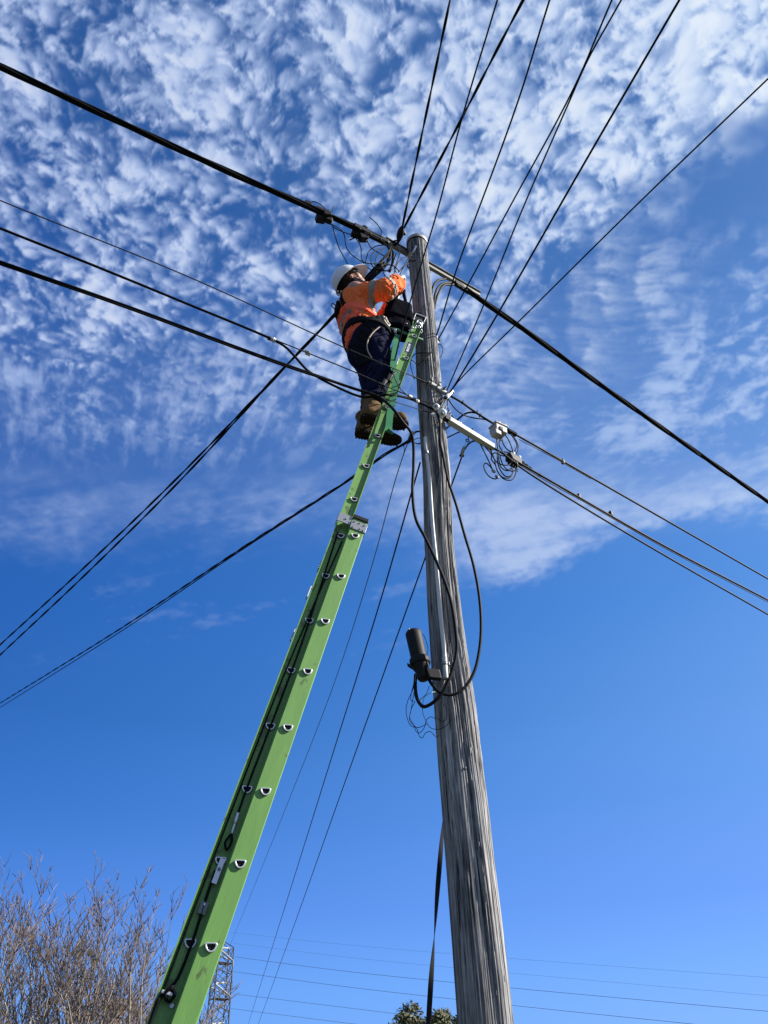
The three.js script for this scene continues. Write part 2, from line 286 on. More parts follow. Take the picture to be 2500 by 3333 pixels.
// lattice tower of the high voltage line, far off
{
  const at = [-35.771, 14.592, -180]; at[1] = 0;
  const [ax, , az] = at, top = 27.6, t = thing('lattice_tower', 'distant galvanised steel lattice tower right of the ladder foot', 'tower', null, at);
  const half = (y) => 1.55 + (top - y) * 0.012, turn = 0.5, cs = Math.cos(turn), sn = Math.sin(turn);
  const corner = (k, y) => { const h = half(y), x = (k === 0 || k === 3 ? -1 : 1) * h, z = (k < 2 ? 1 : -1) * h; return [ax + x * cs + z * sn, y, az - x * sn + z * cs]; };
  const steel = cloth(0.085, 0.088, 0.092), pale = cloth(0.26, 0.265, 0.265);
  for (let k = 0; k < 4; k++) part(t, 'leg', bar(corner(k, -0.3), corner(k, top), 0.14, 6), steel);
  const step = 2.3;
  for (let y = top; y > 1; y -= step) {
    const list = [];
    for (let k = 0; k < 4; k++) { const n = (k + 1) % 4, y2 = Math.max(0, y - step); list.push(bar(corner(k, y), corner(n, y2), 0.075, 4), bar(corner(n, y), corner(k, y2), 0.075, 4)); }
    part(t, 'cross_bracing', merge(list), steel);
  }
  // peak and the three levels that carry the wires: pale crossarm frames with darker floors
  const apex = [ax - 0.9, top + 1.7, az];
  part(t, 'peak', merge([0, 1, 2, 3].map((k) => bar(corner(k, top), apex, 0.10, 5))), steel);
  const levels = [top - 0.2, top - 6.4, top - 13.2];
  levels.forEach((y, i) => {
    const p = part(t, 'crossarm', merge([bar(corner(0, y), corner(2, y + 0.5), 0.17, 6), bar(corner(0, y - 0.1), corner(1, y - 2.2), 0.18, 6), bar(corner(1, y - 2.2), corner(1, y - 3.2), 0.14, 6), bar(corner(3, y - 0.3), corner(2, y - 1.6), 0.13, 6)]), pale);
    const floor = [];
    for (let k = 0; k < 6; k++) { const f = k / 5, a = V(corner(0, y - 2.4)).lerp(V(corner(3, y - 2.4)), f), b = V(corner(1, y - 2.6)).lerp(V(corner(2, y - 2.6)), f); floor.push(bar(a, b, 0.08, 4)); }
    floor.push(bar(corner(0, y - 3.6), corner(1, y - 4.6), 0.1, 4));
    part(p, 'floor_bars', merge(floor), steel);
  });
  // conductors strung from the tower to both sides
  const run = (pts, r, label) => solo('power_line', hose(pts, r, 24, 5), std(0.10, 0.11, 0.13, 0.6), label, 'power line', 'high voltage wires of the lattice tower');
  run([[-34.651, 30.499, -180], [-5.309, 24.23, -160], [53.289, 14.497, -130], [73.832, 10.051, -110]], 0.014, 'faint uppermost wire running right from the lattice tower');
  run([[-33.945, 28.446, -180], [-5.335, 22.221, -160], [52.563, 12.291, -130], [72.743, 7.971, -110]], 0.014, 'second wire from the top running right from the lattice tower');
  run([[-33.213, 25.853, -179], [-5.364, 19.961, -160], [51.95, 10.427, -130], [71.852, 6.272, -110]], 0.032, 'third wire from the top running right from the lattice tower');
  run([[-33.157, 23.253, -179], [-5.394, 17.559, -160], [42.356, 9.53, -135], [63.331, 5.396, -115]], 0.032, 'fourth wire from the top running right from the lattice tower');
  run([[-33.044, 19.449, -179], [-5.434, 14.434, -160], [12.851, 11.308, -150], [42.07, 6.131, -130]], 0.028, 'fifth wire from the top, passing behind the leafy tree');
  run([[-33.173, 16.98, -179], [-8.128, 12.528, -160], [14.593, 8.998, -150]], 0.028, 'lowest wire running right from the lattice tower');
  run([[-36.15, 26.394, -180], [-37.542, 26.398, -181], [-50.001, 26.798, -195], [-75.805, 27.39, -220]], 0.026, 'upper wire leaving the lattice tower to the left behind the ladder');
  run([[-36.169, 22.966, -180], [-38.744, 22.937, -182], [-53.425, 23.211, -200], [-78.086, 23.252, -225]], 0.026, 'second wire leaving the lattice tower to the left behind the ladder');
  run([[-36.164, 19.993, -180], [-39.899, 19.798, -183], [-54.254, 19.754, -200], [-78.751, 19.237, -225]], 0.026, 'third wire leaving the lattice tower to the left behind the ladder');
  run([[-36.177, 16.68, -180], [-40.648, 16.539, -184], [-56.402, 16.521, -205], [-81.136, 15.501, -230]], 0.026, 'lowest wire leaving the lattice tower to the left behind the ladder');
}


// ---------------------------------------------------------------- timber pole
const POLE = { z: -4.05, top: 7.80 };
const poleX = (() => { const k = [[0, 0.37], [1.9, 0.371], [2.7, 0.364], [3.1, 0.357], [3.9, 0.345], [4.35, 0.348], [5.1, 0.371], [5.75, 0.371], [6.6, 0.383], [7.8, 0.373]]; return (y) => { let i = 0; while (i < k.length - 2 && k[i + 1][0] < y) i++; return lerp(k[i][1], k[i + 1][1], sstep(0, 1, (y - k[i][0]) / (k[i + 1][0] - k[i][0]))); }; })();
const poleR = (() => { const k = [[0, 0.130], [1.86, 0.117], [2.6, 0.113], [3.2, 0.111], [3.9, 0.099], [4.4, 0.093], [5.2, 0.0925], [5.8, 0.0915], [6.6, 0.0835], [7.2, 0.083], [7.8, 0.085]]; return (y) => { let i = 0; while (i < k.length - 2 && k[i + 1][0] < y) i++; return lerp(k[i][1], k[i + 1][1], sstep(0, 1, (y - k[i][0]) / (k[i + 1][0] - k[i][0]))); }; })();
// point on (or proud of) the pole: angle 0 faces the camera, +90 faces the sun
const onPole = (y, deg, proud = 0) => { const a = THREE.MathUtils.degToRad(deg), r = poleR(y) + proud; return new THREE.Vector3(poleX(y) + Math.sin(a) * r, y, POLE.z + Math.cos(a) * r); };
const utilityPole = thing('utility_pole', 'tall weathered grey timber utility pole with cracked grain', 'pole', null, [0.37, 0, POLE.z]);
{
  const NA = 288, NY = 620, y0 = -0.2, y1 = 7.74, pos = [], uv = [], idx = [];
  const KNOTS = [[2.42, -22, 0.022], [3.05, 30, 0.018], [3.62, -8, 0.020], [4.66, 34, 0.016], [5.42, -30, 0.016], [6.02, 40, 0.016], [6.72, 20, 0.014], [7.3, -12, 0.015], [2.02, 48, 0.020]];
  const groove = (v, w) => Math.exp(-(v * v) / (w * w));
  for (let i = 0; i <= NY; i++) {
    const y = lerp(y0, y1, i / NY), R = poleR(y), X = poleX(y), age = sstep(3.4, 6.2, y);
    for (let j = 0; j <= NA; j++) {
      const a = ((j % NA) / NA) * 2 * Math.PI, ca = Math.cos(a), sa = Math.sin(a);
      // the grain twists slowly about the pole
      const tw = a + 0.05 * y + 0.10 * noise2(1.7, y * 0.7), c = Math.cos(tw) * 3, s = Math.sin(tw) * 3;
      const fib = noise3(c * 3.6, s * 3.6, y * 0.85), fine = noise3(c * 9.5, s * 9.5, y * 2.6), lump = noise3(c * 0.7, s * 0.7, y * 0.9);
      // long drying checks
      let crack = 0;
      const f1 = noise3(c * 2.3 + 5, s * 2.3, y * 0.42 + 3), f2 = noise3(c * 4.2, s * 4.2 + 8, y * 0.55 + 9);
      crack += groove(f1, 0.042) * sstep(-0.25, 0.35, noise3(c * 0.9, s * 0.9, y * 0.6 + 4)) * 0.019;
      crack += groove(f2, 0.050) * sstep(-0.2, 0.3, noise3(c, s + 3, y * 0.8)) * 0.011;
      // weathered step between the smooth side and the rough, sun bleached side
      const deg = ((a * 180) / Math.PI + 540) % 360 - 180, seam = 24 - 6.5 * (y - 2.0) + 5 * noise2(y * 1.3, 2.2), rough = sstep(-1.5, 2.5, deg - seam) * (1 - sstep(120, 150, deg));
      const slab = rough * (1 - sstep(3.6, 4.4, y));
      // knots: the grain swells and dips round old branch stubs
      let knot = 0;
      for (const [ky, kd, kr] of KNOTS) { const q = Math.hypot((y - ky) / 1.7, ((deg - kd) * Math.PI / 180) * R) / kr; if (q < 2.5) knot += 0.006 * Math.exp(-q * q) - 0.011 * Math.exp(-q * q * 9); }
      const d = knot + lump * 0.0060 + fib * (0.0026 + 0.0034 * Math.max(rough, age)) + fine * (0.0010 + 0.0020 * Math.max(rough, age)) - crack + 0.0085 * slab - 0.006 * groove(deg - seam - 2.5, 1.8) * (1 - sstep(3.4, 4.6, y));
      pos.push(X + sa * (R + d), y, POLE.z + ca * (R + d));
      uv.push((j / NA) * 0.66, y);
    }
  }
  for (let i = 0; i < NY; i++) for (let j = 0; j < NA; j++) { const a = i * (NA + 1) + j, b = a + NA + 1; idx.push(a, a + 1, b, a + 1, b + 1, b); }
  const c = pos.length / 3; pos.push(poleX(y1), y1 + 0.004, POLE.z); uv.push(0, 0);
  for (let j = 0; j < NA; j++) idx.push(c, NY * (NA + 1) + j, NY * (NA + 1) + j + 1);
  const g = new THREE.BufferGeometry();
  g.setAttribute('position', new THREE.Float32BufferAttribute(pos, 3)); g.setAttribute('uv', new THREE.Float32BufferAttribute(uv, 2)); g.setIndex(idx); g.computeVertexNormals();
  { // close the seam of the normals
    const n = g.attributes.normal; for (let i = 0; i <= NY; i++) { const a = i * (NA + 1), b = a + NA, x = n.getX(a) + n.getX(b), y = n.getY(a) + n.getY(b), z = n.getZ(a) + n.getZ(b), l = Math.hypot(x, y, z); n.setXYZ(a, x / l, y / l, z / l); n.setXYZ(b, x / l, y / l, z / l); }
  }
  const wood = dataTexture(1024, 2048, (u, v) => {
    const w = 0.012 * tile(u, v, 5, 5, 2), streak = tile(u + w, v, 90, 7, 4, 0.62), broad = tile(u + w, v, 14, 3, 3, 0.55), spot = tile(u, v, 30, 40, 3, 0.6), dark = sstep(0.30, 0.52, tile(u + w + 0.37, v, 64, 5, 3, 0.6));
    const t = clamp(0.54 + 0.56 * streak + 0.34 * broad + 0.12 * spot - 0.44 * dark), warm = clamp(0.5 + 0.8 * tile(u, v + 0.4, 9, 4, 2));
    return [0.10 + 0.64 * t + 0.010 * warm, 0.102 + 0.632 * t, 0.11 + 0.62 * t - 0.012 * warm];
  }, { srgb: true, repeat: [1 / 0.66, 1 / 2.6] });
  const woodBump = dataTexture(1024, 2048, (u, v) => 0.5 + 0.42 * tile(u + 0.01 * tile(u, v, 6, 5, 2), v, 110, 9, 4, 0.65) - 0.3 * sstep(0.34, 0.46, tile(u + 0.37, v, 64, 5, 3, 0.6)), { repeat: [1 / 0.66, 1 / 2.6] });
  part(utilityPole, 'shaft', g, new THREE.MeshStandardMaterial({ map: wood, bumpMap: woodBump, bumpScale: 0.0034, roughness: 0.92 }));
  // metal cap
  const cx = poleX(7.8);
  const cap = turned([[0.0945, 0], [0.0955, 0.002], [0.0965, 0.036], [0.093, 0.043], [0, 0.047]], [cx, 7.735, POLE.z], [0.02, 1, 0.01], 40), inner = turned([[0.0915, 0.0005], [0.0945, 0]], [cx, 7.735, POLE.z], [0.02, 1, 0.01], 40);
  part(utilityPole, 'pole_cap', merge([cap, inner]), std(0.26, 0.25, 0.22, 0.6, { metalness: 0.4 }), 'dull metal cap on the pole top');
  // a few old coach bolts and a bolt hole plug
  for (const [y, deg] of [[2.95, 8], [6.9, 38], [4.08, 62], [2.86, 52]]) part(utilityPole, 'bolt_head', bolt(onPole(y, deg, -0.003), onPole(y, deg, 1).sub(onPole(y, deg, 0)), 0.008, 0.008), M.steelDark);
}


// ---------------------------------------------------------------- extension ladder leaning on the pole
const LAD = { o: new THREE.Vector3(-0.772, 2.086, -3.232), up: new THREE.Vector3(0.24344, 0.96031, -0.13663).normalize(), pitch: 0.305, width: 0.42 };
LAD.across = new THREE.Vector3(-0.285, 0, -0.955); LAD.across.addScaledVector(LAD.up, -LAD.across.dot(LAD.up)).normalize();   // near stile towards far stile
LAD.out = LAD.across.clone().cross(LAD.up).normalize();                                                                          // climber's side towards the pole
const onLadder = (k, t = 0, w = 0) => LAD.o.clone().addScaledVector(LAD.up, k * LAD.pitch).addScaledVector(LAD.out, t).addScaledVector(LAD.across, -w);   // k in rungs, t towards the pole, w proud of the near web
const ladder = thing('extension_ladder', 'long green fibreglass extension ladder leaning against the timber pole', 'ladder', null, [-1.35, 0, -2.93]);
const green = (() => {
  const map = dataTexture(512, 1024, (u, v) => { const s = tile(u, v, 70, 10, 4, 0.62), b = tile(u, v, 6, 5, 3), scuff = sstep(0.42, 0.6, tile(u + 0.2, v, 18, 60, 3, 0.6)); const t = 0.90 + 0.09 * s + 0.06 * b + 0.10 * scuff; const dirt = sstep(0.30, 0.55, tile(u + 0.6, v + 0.1, 5, 16, 4, 0.62)) * 0.16; const scratch = sstep(0.46, 0.58, tile(u + 0.3 * v, v + 0.45, 60, 6, 3, 0.6)) * 0.09; return [0.380 * t + 0.03 * scuff - dirt * 0.5 + scratch, 0.560 * t - dirt + scratch, 0.245 * t + 0.05 * scuff - dirt * 0.4 + scratch]; }, { srgb: true, repeat: [4, 0.8] });
  const bump = dataTexture(512, 512, (u, v) => 0.5 + 0.4 * tile(u, v, 80, 12, 3, 0.6), { repeat: [6, 2] });
  return new THREE.MeshStandardMaterial({ map, bumpMap: bump, bumpScale: 0.0004, roughness: 0.55 });
})();
{
  const { up, across, out } = LAD, basis = new THREE.Matrix4();
  // channel section drawn in (t, w): w grows away from the ladder's middle
  const channel = (t0, t1, web, lip, k0, k1, flip) => {
    const th = 0.0042, s = lip > web ? 1 : -1, e = 0.0028, pts = [[t0, lip], [t0, web + s * e], [t0 + e, web], [t1 - e, web], [t1, web + s * e], [t1, lip], [t1 - th, lip], [t1 - th, web + s * th], [t0 + th, web + s * th], [t0 + th, lip]];
    const sh = new THREE.Shape(pts.map(([a, b]) => new THREE.Vector2(a, b)));
    const g = new THREE.ExtrudeGeometry(sh, { depth: (k1 - k0) * LAD.pitch, steps: 1, bevelEnabled: true, bevelThickness: 0.0008, bevelSize: 0.0007, bevelSegments: 1 });
    const w = across.clone().multiplyScalar(flip ? 1 : -1), c = onLadder(k0).addScaledVector(across, flip ? LAD.width : 0);
    basis.makeBasis(out, w, up).setPosition(c); g.applyMatrix4(basis);
    if (flip) { const i = g.attributes.position; for (let k = 0; k < i.count; k += 3) for (const a of ['position', 'uv', 'normal']) { const at = g.attributes[a], n = at.itemSize; for (let q = 0; q < n; q++) { const x = at.array[(k + 1) * n + q]; at.array[(k + 1) * n + q] = at.array[(k + 2) * n + q]; at.array[(k + 2) * n + q] = x; } } }
    // uv in metres along the stile
    const p = g.attributes.position, uv = g.attributes.uv, v = new THREE.Vector3();
    for (let i = 0; i < p.count; i++) { v.fromBufferAttribute(p, i).sub(LAD.o); uv.setXY(i, v.dot(out) + v.dot(across) * 0.7, v.dot(up)); }
    g.computeVertexNormals();
    return g;
  };
  const FLY = [-0.046, 0.0328], BASE = [0.0335, 0.118], TOP = 14.86;
  for (const far of [false, true]) {
    const b = part(ladder, 'base_stile', channel(BASE[0], BASE[1], 0.050, 0.014, -6.75, 7.42, far), green), f = part(ladder, 'fly_stile', channel(FLY[0], FLY[1], 0.0, 0.0195, -4.6, TOP, far), green);
    // rubber shoe and top cap of the base section, pole-end cap of the fly section
    const wdir = across.clone().multiplyScalar(far ? 1 : -1), at = (k, t, w) => onLadder(k, t).addScaledVector(across, far ? LAD.width : 0).addScaledVector(wdir, w);
    part(b, 'rubber_shoe', orientedBox(at(-6.85, 0.076, 0.034), out, up, across, 0.10, 0.06, 0.05, 0.006), M.black);
    part(b, 'top_cap', orientedBox(at(7.46, 0.076, 0.034), out, up, across, 0.093, 0.028, 0.046, 0.004), M.black);
    part(f, 'end_cap', merge([orientedBox(at(TOP - 0.10, -0.008, 0.0125), out, up, across, 0.070, 0.098, 0.022, 0.003)]), M.black);
    part(f, 'end_frame', merge([orientedBox(at(TOP + 0.03, -0.008, 0.014), out, up, across, 0.090, 0.016, 0.036, 0.003), orientedBox(at(TOP - 0.12, -0.0495, 0.014), out, up, across, 0.006, 0.10, 0.036, 0.002), orientedBox(at(TOP - 0.12, 0.0335, 0.014), out, up, across, 0.006, 0.10, 0.036, 0.002)]), M.galv);
    // guide brackets where the fly slides in the base
    const plate = part(ladder, 'guide_bracket', merge([orientedBox(at(7.25, 0.076, 0.0535), out, up, across, 0.090, 0.062, 0.005, 0.001), orientedBox(at(7.25, 0.1215, 0.034), out, up, across, 0.005, 0.062, 0.044, 0.001)]), M.galv);
    for (const [dk, dt] of [[0.07, -0.03], [-0.07, -0.03], [0.07, 0.0], [-0.06, 0.012], [0.06, 0.03], [-0.07, 0.032]]) part(plate, 'bolt', bolt(at(7.25 + dk, 0.076 + dt, 0.0555), wdir, 0.0048, 0.005), M.steelDark);
    const plate2 = part(ladder, 'guide_bracket', merge([orientedBox(at(7.34, -0.012, 0.0445), out, up, across, 0.078, 0.066, 0.005, 0.001), orientedBox(at(7.34, -0.0515, 0.022), out, up, across, 0.004, 0.066, 0.046, 0.001)]), M.galv);
    part(plate2, 'bolt', bolt(at(7.34, -0.004, 0.0465), wdir, 0.006, 0.006), M.galv);
    part(b, 'rung_hook', orientedBox(at(5.55, -0.054, 0.004), out, up, across, 0.007, 0.075, 0.030, 0.002), M.galv);
  }
  // rungs: hollow D section tubes flared over the webs
  const dee = (s) => { const sh = new THREE.Shape(); sh.moveTo(-0.0150 * s, 0.0125 * s); sh.lineTo(0.0150 * s, 0.0125 * s); sh.quadraticCurveTo(0.0225 * s, 0.0115 * s, 0.0205 * s, 0.0030 * s); sh.quadraticCurveTo(0.0150 * s, -0.0165 * s, 0, -0.0170 * s); sh.quadraticCurveTo(-0.0150 * s, -0.0165 * s, -0.0205 * s, 0.0030 * s); sh.quadraticCurveTo(-0.0225 * s, 0.0115 * s, -0.0150 * s, 0.0125 * s); return sh; };
  const tubeShape = (outer, inner) => { const sh = dee(outer); sh.holes.push(new THREE.Path(dee(inner).getPoints(5).reverse())); return sh; };
  const rungG = new THREE.ExtrudeGeometry(tubeShape(0.86, 0.74), { depth: 1, steps: 1, curveSegments: 5, bevelEnabled: false });
  const collarG = new THREE.ExtrudeGeometry(tubeShape(1.03, 0.83), { depth: 0.006, steps: 1, curveSegments: 6, bevelEnabled: true, bevelThickness: 0.0015, bevelSize: 0.0012, bevelSegments: 2 });
  const boreShadeG = new THREE.ExtrudeGeometry(dee(0.82), { depth: 0.006, steps: 1, curveSegments: 5, bevelEnabled: false });
  const levelUp = UPV.clone().addScaledVector(across, -across.y).normalize(), sideways = levelUp.clone().cross(across.clone().negate()).normalize();
  const rungAt = (k, t, wNear) => {
    const m = new THREE.Matrix4().makeBasis(sideways, levelUp, across.clone().negate());
    const len = LAD.width + 2 * wNear, c = onLadder(k, t, wNear + 0.002);
    const g = rungG.clone(); g.scale(1, 1, len); g.translate(0, 0, -len); g.applyMatrix4(m.clone().setPosition(c));
    const r = part(ladder, 'rung', g, M.alu);
    for (const e of [0, 1]) { const q = collarG.clone(); if (e) q.translate(0, 0, -len - 0.006); q.applyMatrix4(m.clone().setPosition(c)); part(r, 'collar', q, M.alu); const pl = boreShadeG.clone(); pl.translate(0, 0, e ? -len - 0.001 : -0.005); pl.applyMatrix4(m.clone().setPosition(c)); part(r, 'dark_end', pl, M.black); }  // black discs added to give the shade inside the hollow rung ends
  };
  for (let k = -4; k <= 14; k++) rungAt(k, 0, 0.0052);
  for (let k = -6; k <= 7; k++) rungAt(k, 0.0755, 0.050);
  // maker's plate
  {
    const c = document.createElement('canvas'); c.width = 512; c.height = 160; const x = c.getContext('2d');
    x.fillStyle = '#d9dde0'; x.fillRect(0, 0, 512, 160); x.fillStyle = '#10142c'; x.fillRect(5, 5, 502, 150);
    x.fillStyle = '#eef0f2'; x.font = 'bold 104px sans-serif'; x.textAlign = 'center'; x.textBaseline = 'middle'; x.save(); x.translate(256, 84); x.scale(1.06, 1.08); x.fillText('BAILEY', 0, 0); x.restore();
    const t = new THREE.CanvasTexture(c); t.colorSpace = THREE.SRGBColorSpace;
    const print = new THREE.MeshStandardMaterial({ map: t, roughness: 0.4 }), edge = std(0.6, 0.6, 0.62, 0.5), g = new THREE.BoxGeometry(0.148, 0.046, 0.0016);
    // reads upwards along the stile, facing away from the rungs
    g.applyMatrix4(new THREE.Matrix4().makeBasis(up, out.clone().negate(), across.clone().negate()).setPosition(onLadder(13.47, -0.008, 0.0052)));
    const m = shade(new THREE.Mesh(g, [edge, edge, edge, edge, print, edge])); m.name = 'maker_plate'; m.position.sub(ladder.position); m.userData.label = 'dark plate lettered BAILEY'; ladder.add(m);
  }
  // hoisting rope, its shackle and the cleat knot, lying in the fly channel
  const rope = cloth(0.006, 0.006, 0.008);
  const L = (k, t, w) => onLadder(k, t, w);
  part(ladder, 'hoist_rope', hose([L(7.05, -0.020, 0.012), L(4.5, 0.004, 0.016), L(2, -0.002, 0.017), L(1.62, 0.0, 0.017)], 0.0048, 24, 6), rope);
  part(ladder, 'hoist_rope', hose([L(6.9, 0.018, 0.010), L(4.0, -0.022, 0.014), L(1.0, -0.030, 0.016), L(-2.5, -0.034, 0.014)], 0.0040, 24, 6), rope);
  part(ladder, 'hoist_rope', hose([L(0.86, -0.006, 0.017), L(0.5, -0.002, 0.018), L(0, 0.006, 0.019), L(-0.42, 0.0, 0.018), L(-0.5, -0.012, 0.022)], 0.0056, 24, 6), rope);
  part(ladder, 'rope_crimp', merge([hose([L(1.64, 0, 0.017), L(1.50, 0.002, 0.018)], 0.0085, 4, 10), hose([L(1.50, 0.002, 0.018), L(1.36, 0.004, 0.018)], 0.006, 4, 8)]), M.alu);
  part(ladder, 'shackle_loop', hose([L(1.36, 0.004, 0.018), L(1.26, 0.015, 0.02), L(1.14, 0.008, 0.022), L(1.22, -0.008, 0.02), L(1.34, 0.001, 0.018)], 0.005, 20, 6), rope);
  { const s = part(ladder, 'latch_bar', orientedBox(L(0.86, 0.006, 0.024), out, up, across, 0.021, 0.098, 0.008, 0.001), M.alu); part(s, 'bolt', bolt(L(0.88, 0.006, 0.028), across.clone().negate(), 0.007, 0.004), M.steelDark); }
  { const s = part(ladder, 'latch_plate', orientedBox(L(0.40, 0.0, 0.017), out, up, across, 0.030, 0.045, 0.012, 0.001), M.steelDark); part(s, 'bolt', bolt(L(0.44, 0.0, 0.023), across.clone().negate(), 0.005, 0.003), M.alu); }
  { const kn = part(ladder, 'rope_knot', merge([hose([L(-0.50, -0.012, 0.022), L(-0.56, 0.012, 0.036), L(-0.64, 0.0, 0.022), L(-0.58, -0.022, 0.034), L(-0.50, -0.004, 0.040), L(-0.60, -0.028, 0.024), L(-0.66, -0.036, 0.03), L(-0.74, -0.036, 0.024), L(-0.92, -0.034, 0.02)], 0.0062, 48, 6)]), rope); part(kn, 'cleat', merge([orientedBox(L(-0.57, -0.016, 0.026), out, up, across, 0.042, 0.012, 0.018, 0.003)]), M.alu); part(kn, 'bolt', bolt(L(-0.66, 0.016, 0.004), across.clone().negate(), 0.0095, 0.006), M.alu); }
  // chain and lashing at the head of the ladder
  const head = L(14.42, -0.004, 0.030), link = (c, d, n, s) => { const g = new THREE.TorusGeometry(0.0085 * s, 0.0023 * s, 6, 12); g.scale(1.5, 1, 1); const x = d.clone().normalize(), z = n.clone().addScaledVector(x, -n.dot(x)).normalize(), y = z.clone().cross(x); g.applyMatrix4(new THREE.Matrix4().makeBasis(x, y, z).setPosition(c)); return g; };
  const chain = thing('tie_chain', 'bright metal chain looped round the ladder head above the name plate', 'chain', null, head.toArray());
  const path = smooth([L(14.30, 0.040, 0.012), L(14.36, 0.022, 0.036), L(14.32, 0.0, 0.037), L(14.20, -0.026, 0.036), L(14.04, -0.052, 0.020)], 11);
  path.forEach((p, i) => { if (i < path.length - 1) part(chain, 'link', link(p, path[i + 1].clone().sub(p), i % 2 ? out : across, 1.0), M.alu); });
  part(chain, 'shackle', merge([hose([L(14.30, 0.016, 0.036), L(14.52, 0.020, 0.046), L(14.56, -0.010, 0.046), L(14.36, -0.024, 0.036)], 0.0048, 20, 8), hose([L(14.46, -0.026, 0.037), L(14.60, 0.004, 0.042), L(14.44, 0.026, 0.038)], 0.004, 14, 8), turned([[0, 0], [0.012, 0.001], [0.016, 0.010], [0.012, 0.019], [0, 0.020]], L(14.43, 0.002, 0.034), across.clone().negate(), 12)]), M.alu);
  // web strap that ties the ladder to the pole: two turns and a loose tail
  const strapMat = cloth(0.040, 0.150, 0.075), ribbon = (pts, w, n = 30, wn) => { const P = smooth(pts, n), F = frames(P); const pos = [], idx = [], uv = []; P.forEach((p, i) => { const side = (wn ? V(wn).clone().addScaledVector(F.T[i], -V(wn).dot(F.T[i])).normalize() : F.B[i]), nn = side.clone().cross(F.T[i]); for (const [a, b] of [[-w / 2, 0.001], [w / 2, 0.001], [w / 2, -0.001], [-w / 2, -0.001]]) { pos.push(p.x + side.x * a + nn.x * b, p.y + side.y * a + nn.y * b, p.z + side.z * a + nn.z * b); uv.push(a, i * 0.02); } }); for (let i = 0; i < P.length - 1; i++) for (let j = 0; j < 4; j++) { const a = i * 4 + j, b = i * 4 + ((j + 1) % 4); idx.push(a, b, a + 4, b, b + 4, a + 4); } const e = (P.length - 1) * 4; idx.push(0, 2, 1, 0, 3, 2, e, e + 1, e + 2, e, e + 2, e + 3); const g = new THREE.BufferGeometry(); g.setAttribute('position', new THREE.Float32BufferAttribute(pos, 3)); g.setAttribute('uv', new THREE.Float32BufferAttribute(uv, 2)); g.setIndex(idx); const q = toCreasedNormals(g, 0.6); return q; };
  LAD.ribbon = ribbon;
  const strap = thing('ladder_strap', 'green webbing strap hanging down the ladder past the boots', 'strap', null, L(13, 0, 0.05).toArray());
  part(strap, 'webbing', ribbon([L(12.25, -0.03, 0.034), L(11.9, -0.016, 0.040), L(11.3, 0.010, 0.040), L(10.9, 0.020, 0.040), L(10.5, 0.036, 0.046), L(10.2, 0.052, 0.050), L(10.02, 0.062, 0.062), L(10.05, 0.070, 0.078)], 0.046, 40, LAD.out), strapMat, 'loose green tail');
  part(strap, 'webbing', ribbon([L(14.0, -0.12, -0.03), L(13.55, -0.115, 0.0), L(13.2, -0.10, 0.01), L(12.8, -0.085, 0.02), L(12.3, -0.055, 0.03), L(12.2, -0.02, 0.034)], 0.042, 30, LAD.out), strapMat);
  part(strap, 'webbing', ribbon([L(13.9, -0.10, -0.10), L(13.0, -0.13, -0.12), L(12.3, -0.15, -0.14)], 0.05, 20, LAD.out), cloth(0.020, 0.065, 0.05));
  part(strap, 'ratchet', merge([orientedBox(L(11.88, -0.062, 0.040), out, up, across, 0.030, 0.075, 0.030, 0.005), orientedBox(L(11.62, -0.085, 0.046), out, up, across, 0.022, 0.080, 0.022, 0.005), hose([L(12.2, -0.034, 0.036), L(12.0, -0.05, 0.044), L(11.7, -0.074, 0.044), L(11.45, -0.095, 0.044)], 0.009, 12, 8)]), M.black);
}


// ---------------------------------------------------------------- overhead cables; all meet at the pole
const onward = (pts, by) => { const a = V(pts[pts.length - 1]), b = V(pts[pts.length - 2]); return [...pts, a.clone().add(a.clone().sub(b).setLength(by)).toArray()]; };
function cable(name, label, pts, r, { mat = M.cable, n = 40, k = 8, group, category = 'cable' } = {}) { return solo(name, hose(pts, r, n, k), mat, label, category, group); }
// bundle of strands laid round each other
function twisted(name, label, pts, r, strands, lay, { mat = M.cable, n = 160, group, gap = 1.05, loose = null } = {}) {
  const P = smooth(pts, n), F = frames(P), mid = P[Math.floor(n / 2)], t = thing(name, label, 'cable', group, mid.toArray());
  const off = strands === 2 ? r * gap : r * gap * (strands === 3 ? 1.1547 : 1.4142);
  for (let s = 0; s < strands; s++) {
    let len = 0;
    const Q = P.map((p, i) => { if (i) len += p.distanceTo(P[i - 1]); const a = (len / lay) * 2 * Math.PI + (s / strands) * 2 * Math.PI, o = off * (loose ? loose(i / n) : 1); return p.clone().addScaledVector(F.N[i], Math.cos(a) * o).addScaledVector(F.B[i], Math.sin(a) * o); });
    part(t, 'strand', rod(Q, r, 7), mat);
  }
  return t;
}
const HOUSE = 'service drops fanning out overhead';
// main bundle to the upper left and to the right, from the ends of the steel crossarm
twisted('bundled_cable', 'thick twisted black cable bundle rising to the upper left corner', onward([[0.049, 7.66, -3.929], [-0.603, 7.66, -3.575], [-1.165, 7.68, -3.29], [-1.993, 7.72, -2.855], [-2.759, 7.8, -2.474]], 14), 0.0122, 4, 2.3, { mat: M.cableDull, gap: 0.9 });
twisted('bundled_cable', 'thick twisted black cable bundle falling to the right edge', onward([[0.829, 7.63, -4.462], [0.969, 7.64, -4.586], [1.429, 7.63, -4.955], [2.34, 7.62, -5.722], [5.021, 7.7, -7.988]], 14), 0.0122, 4, 2.6, { mat: M.cableDull, gap: 0.9 });
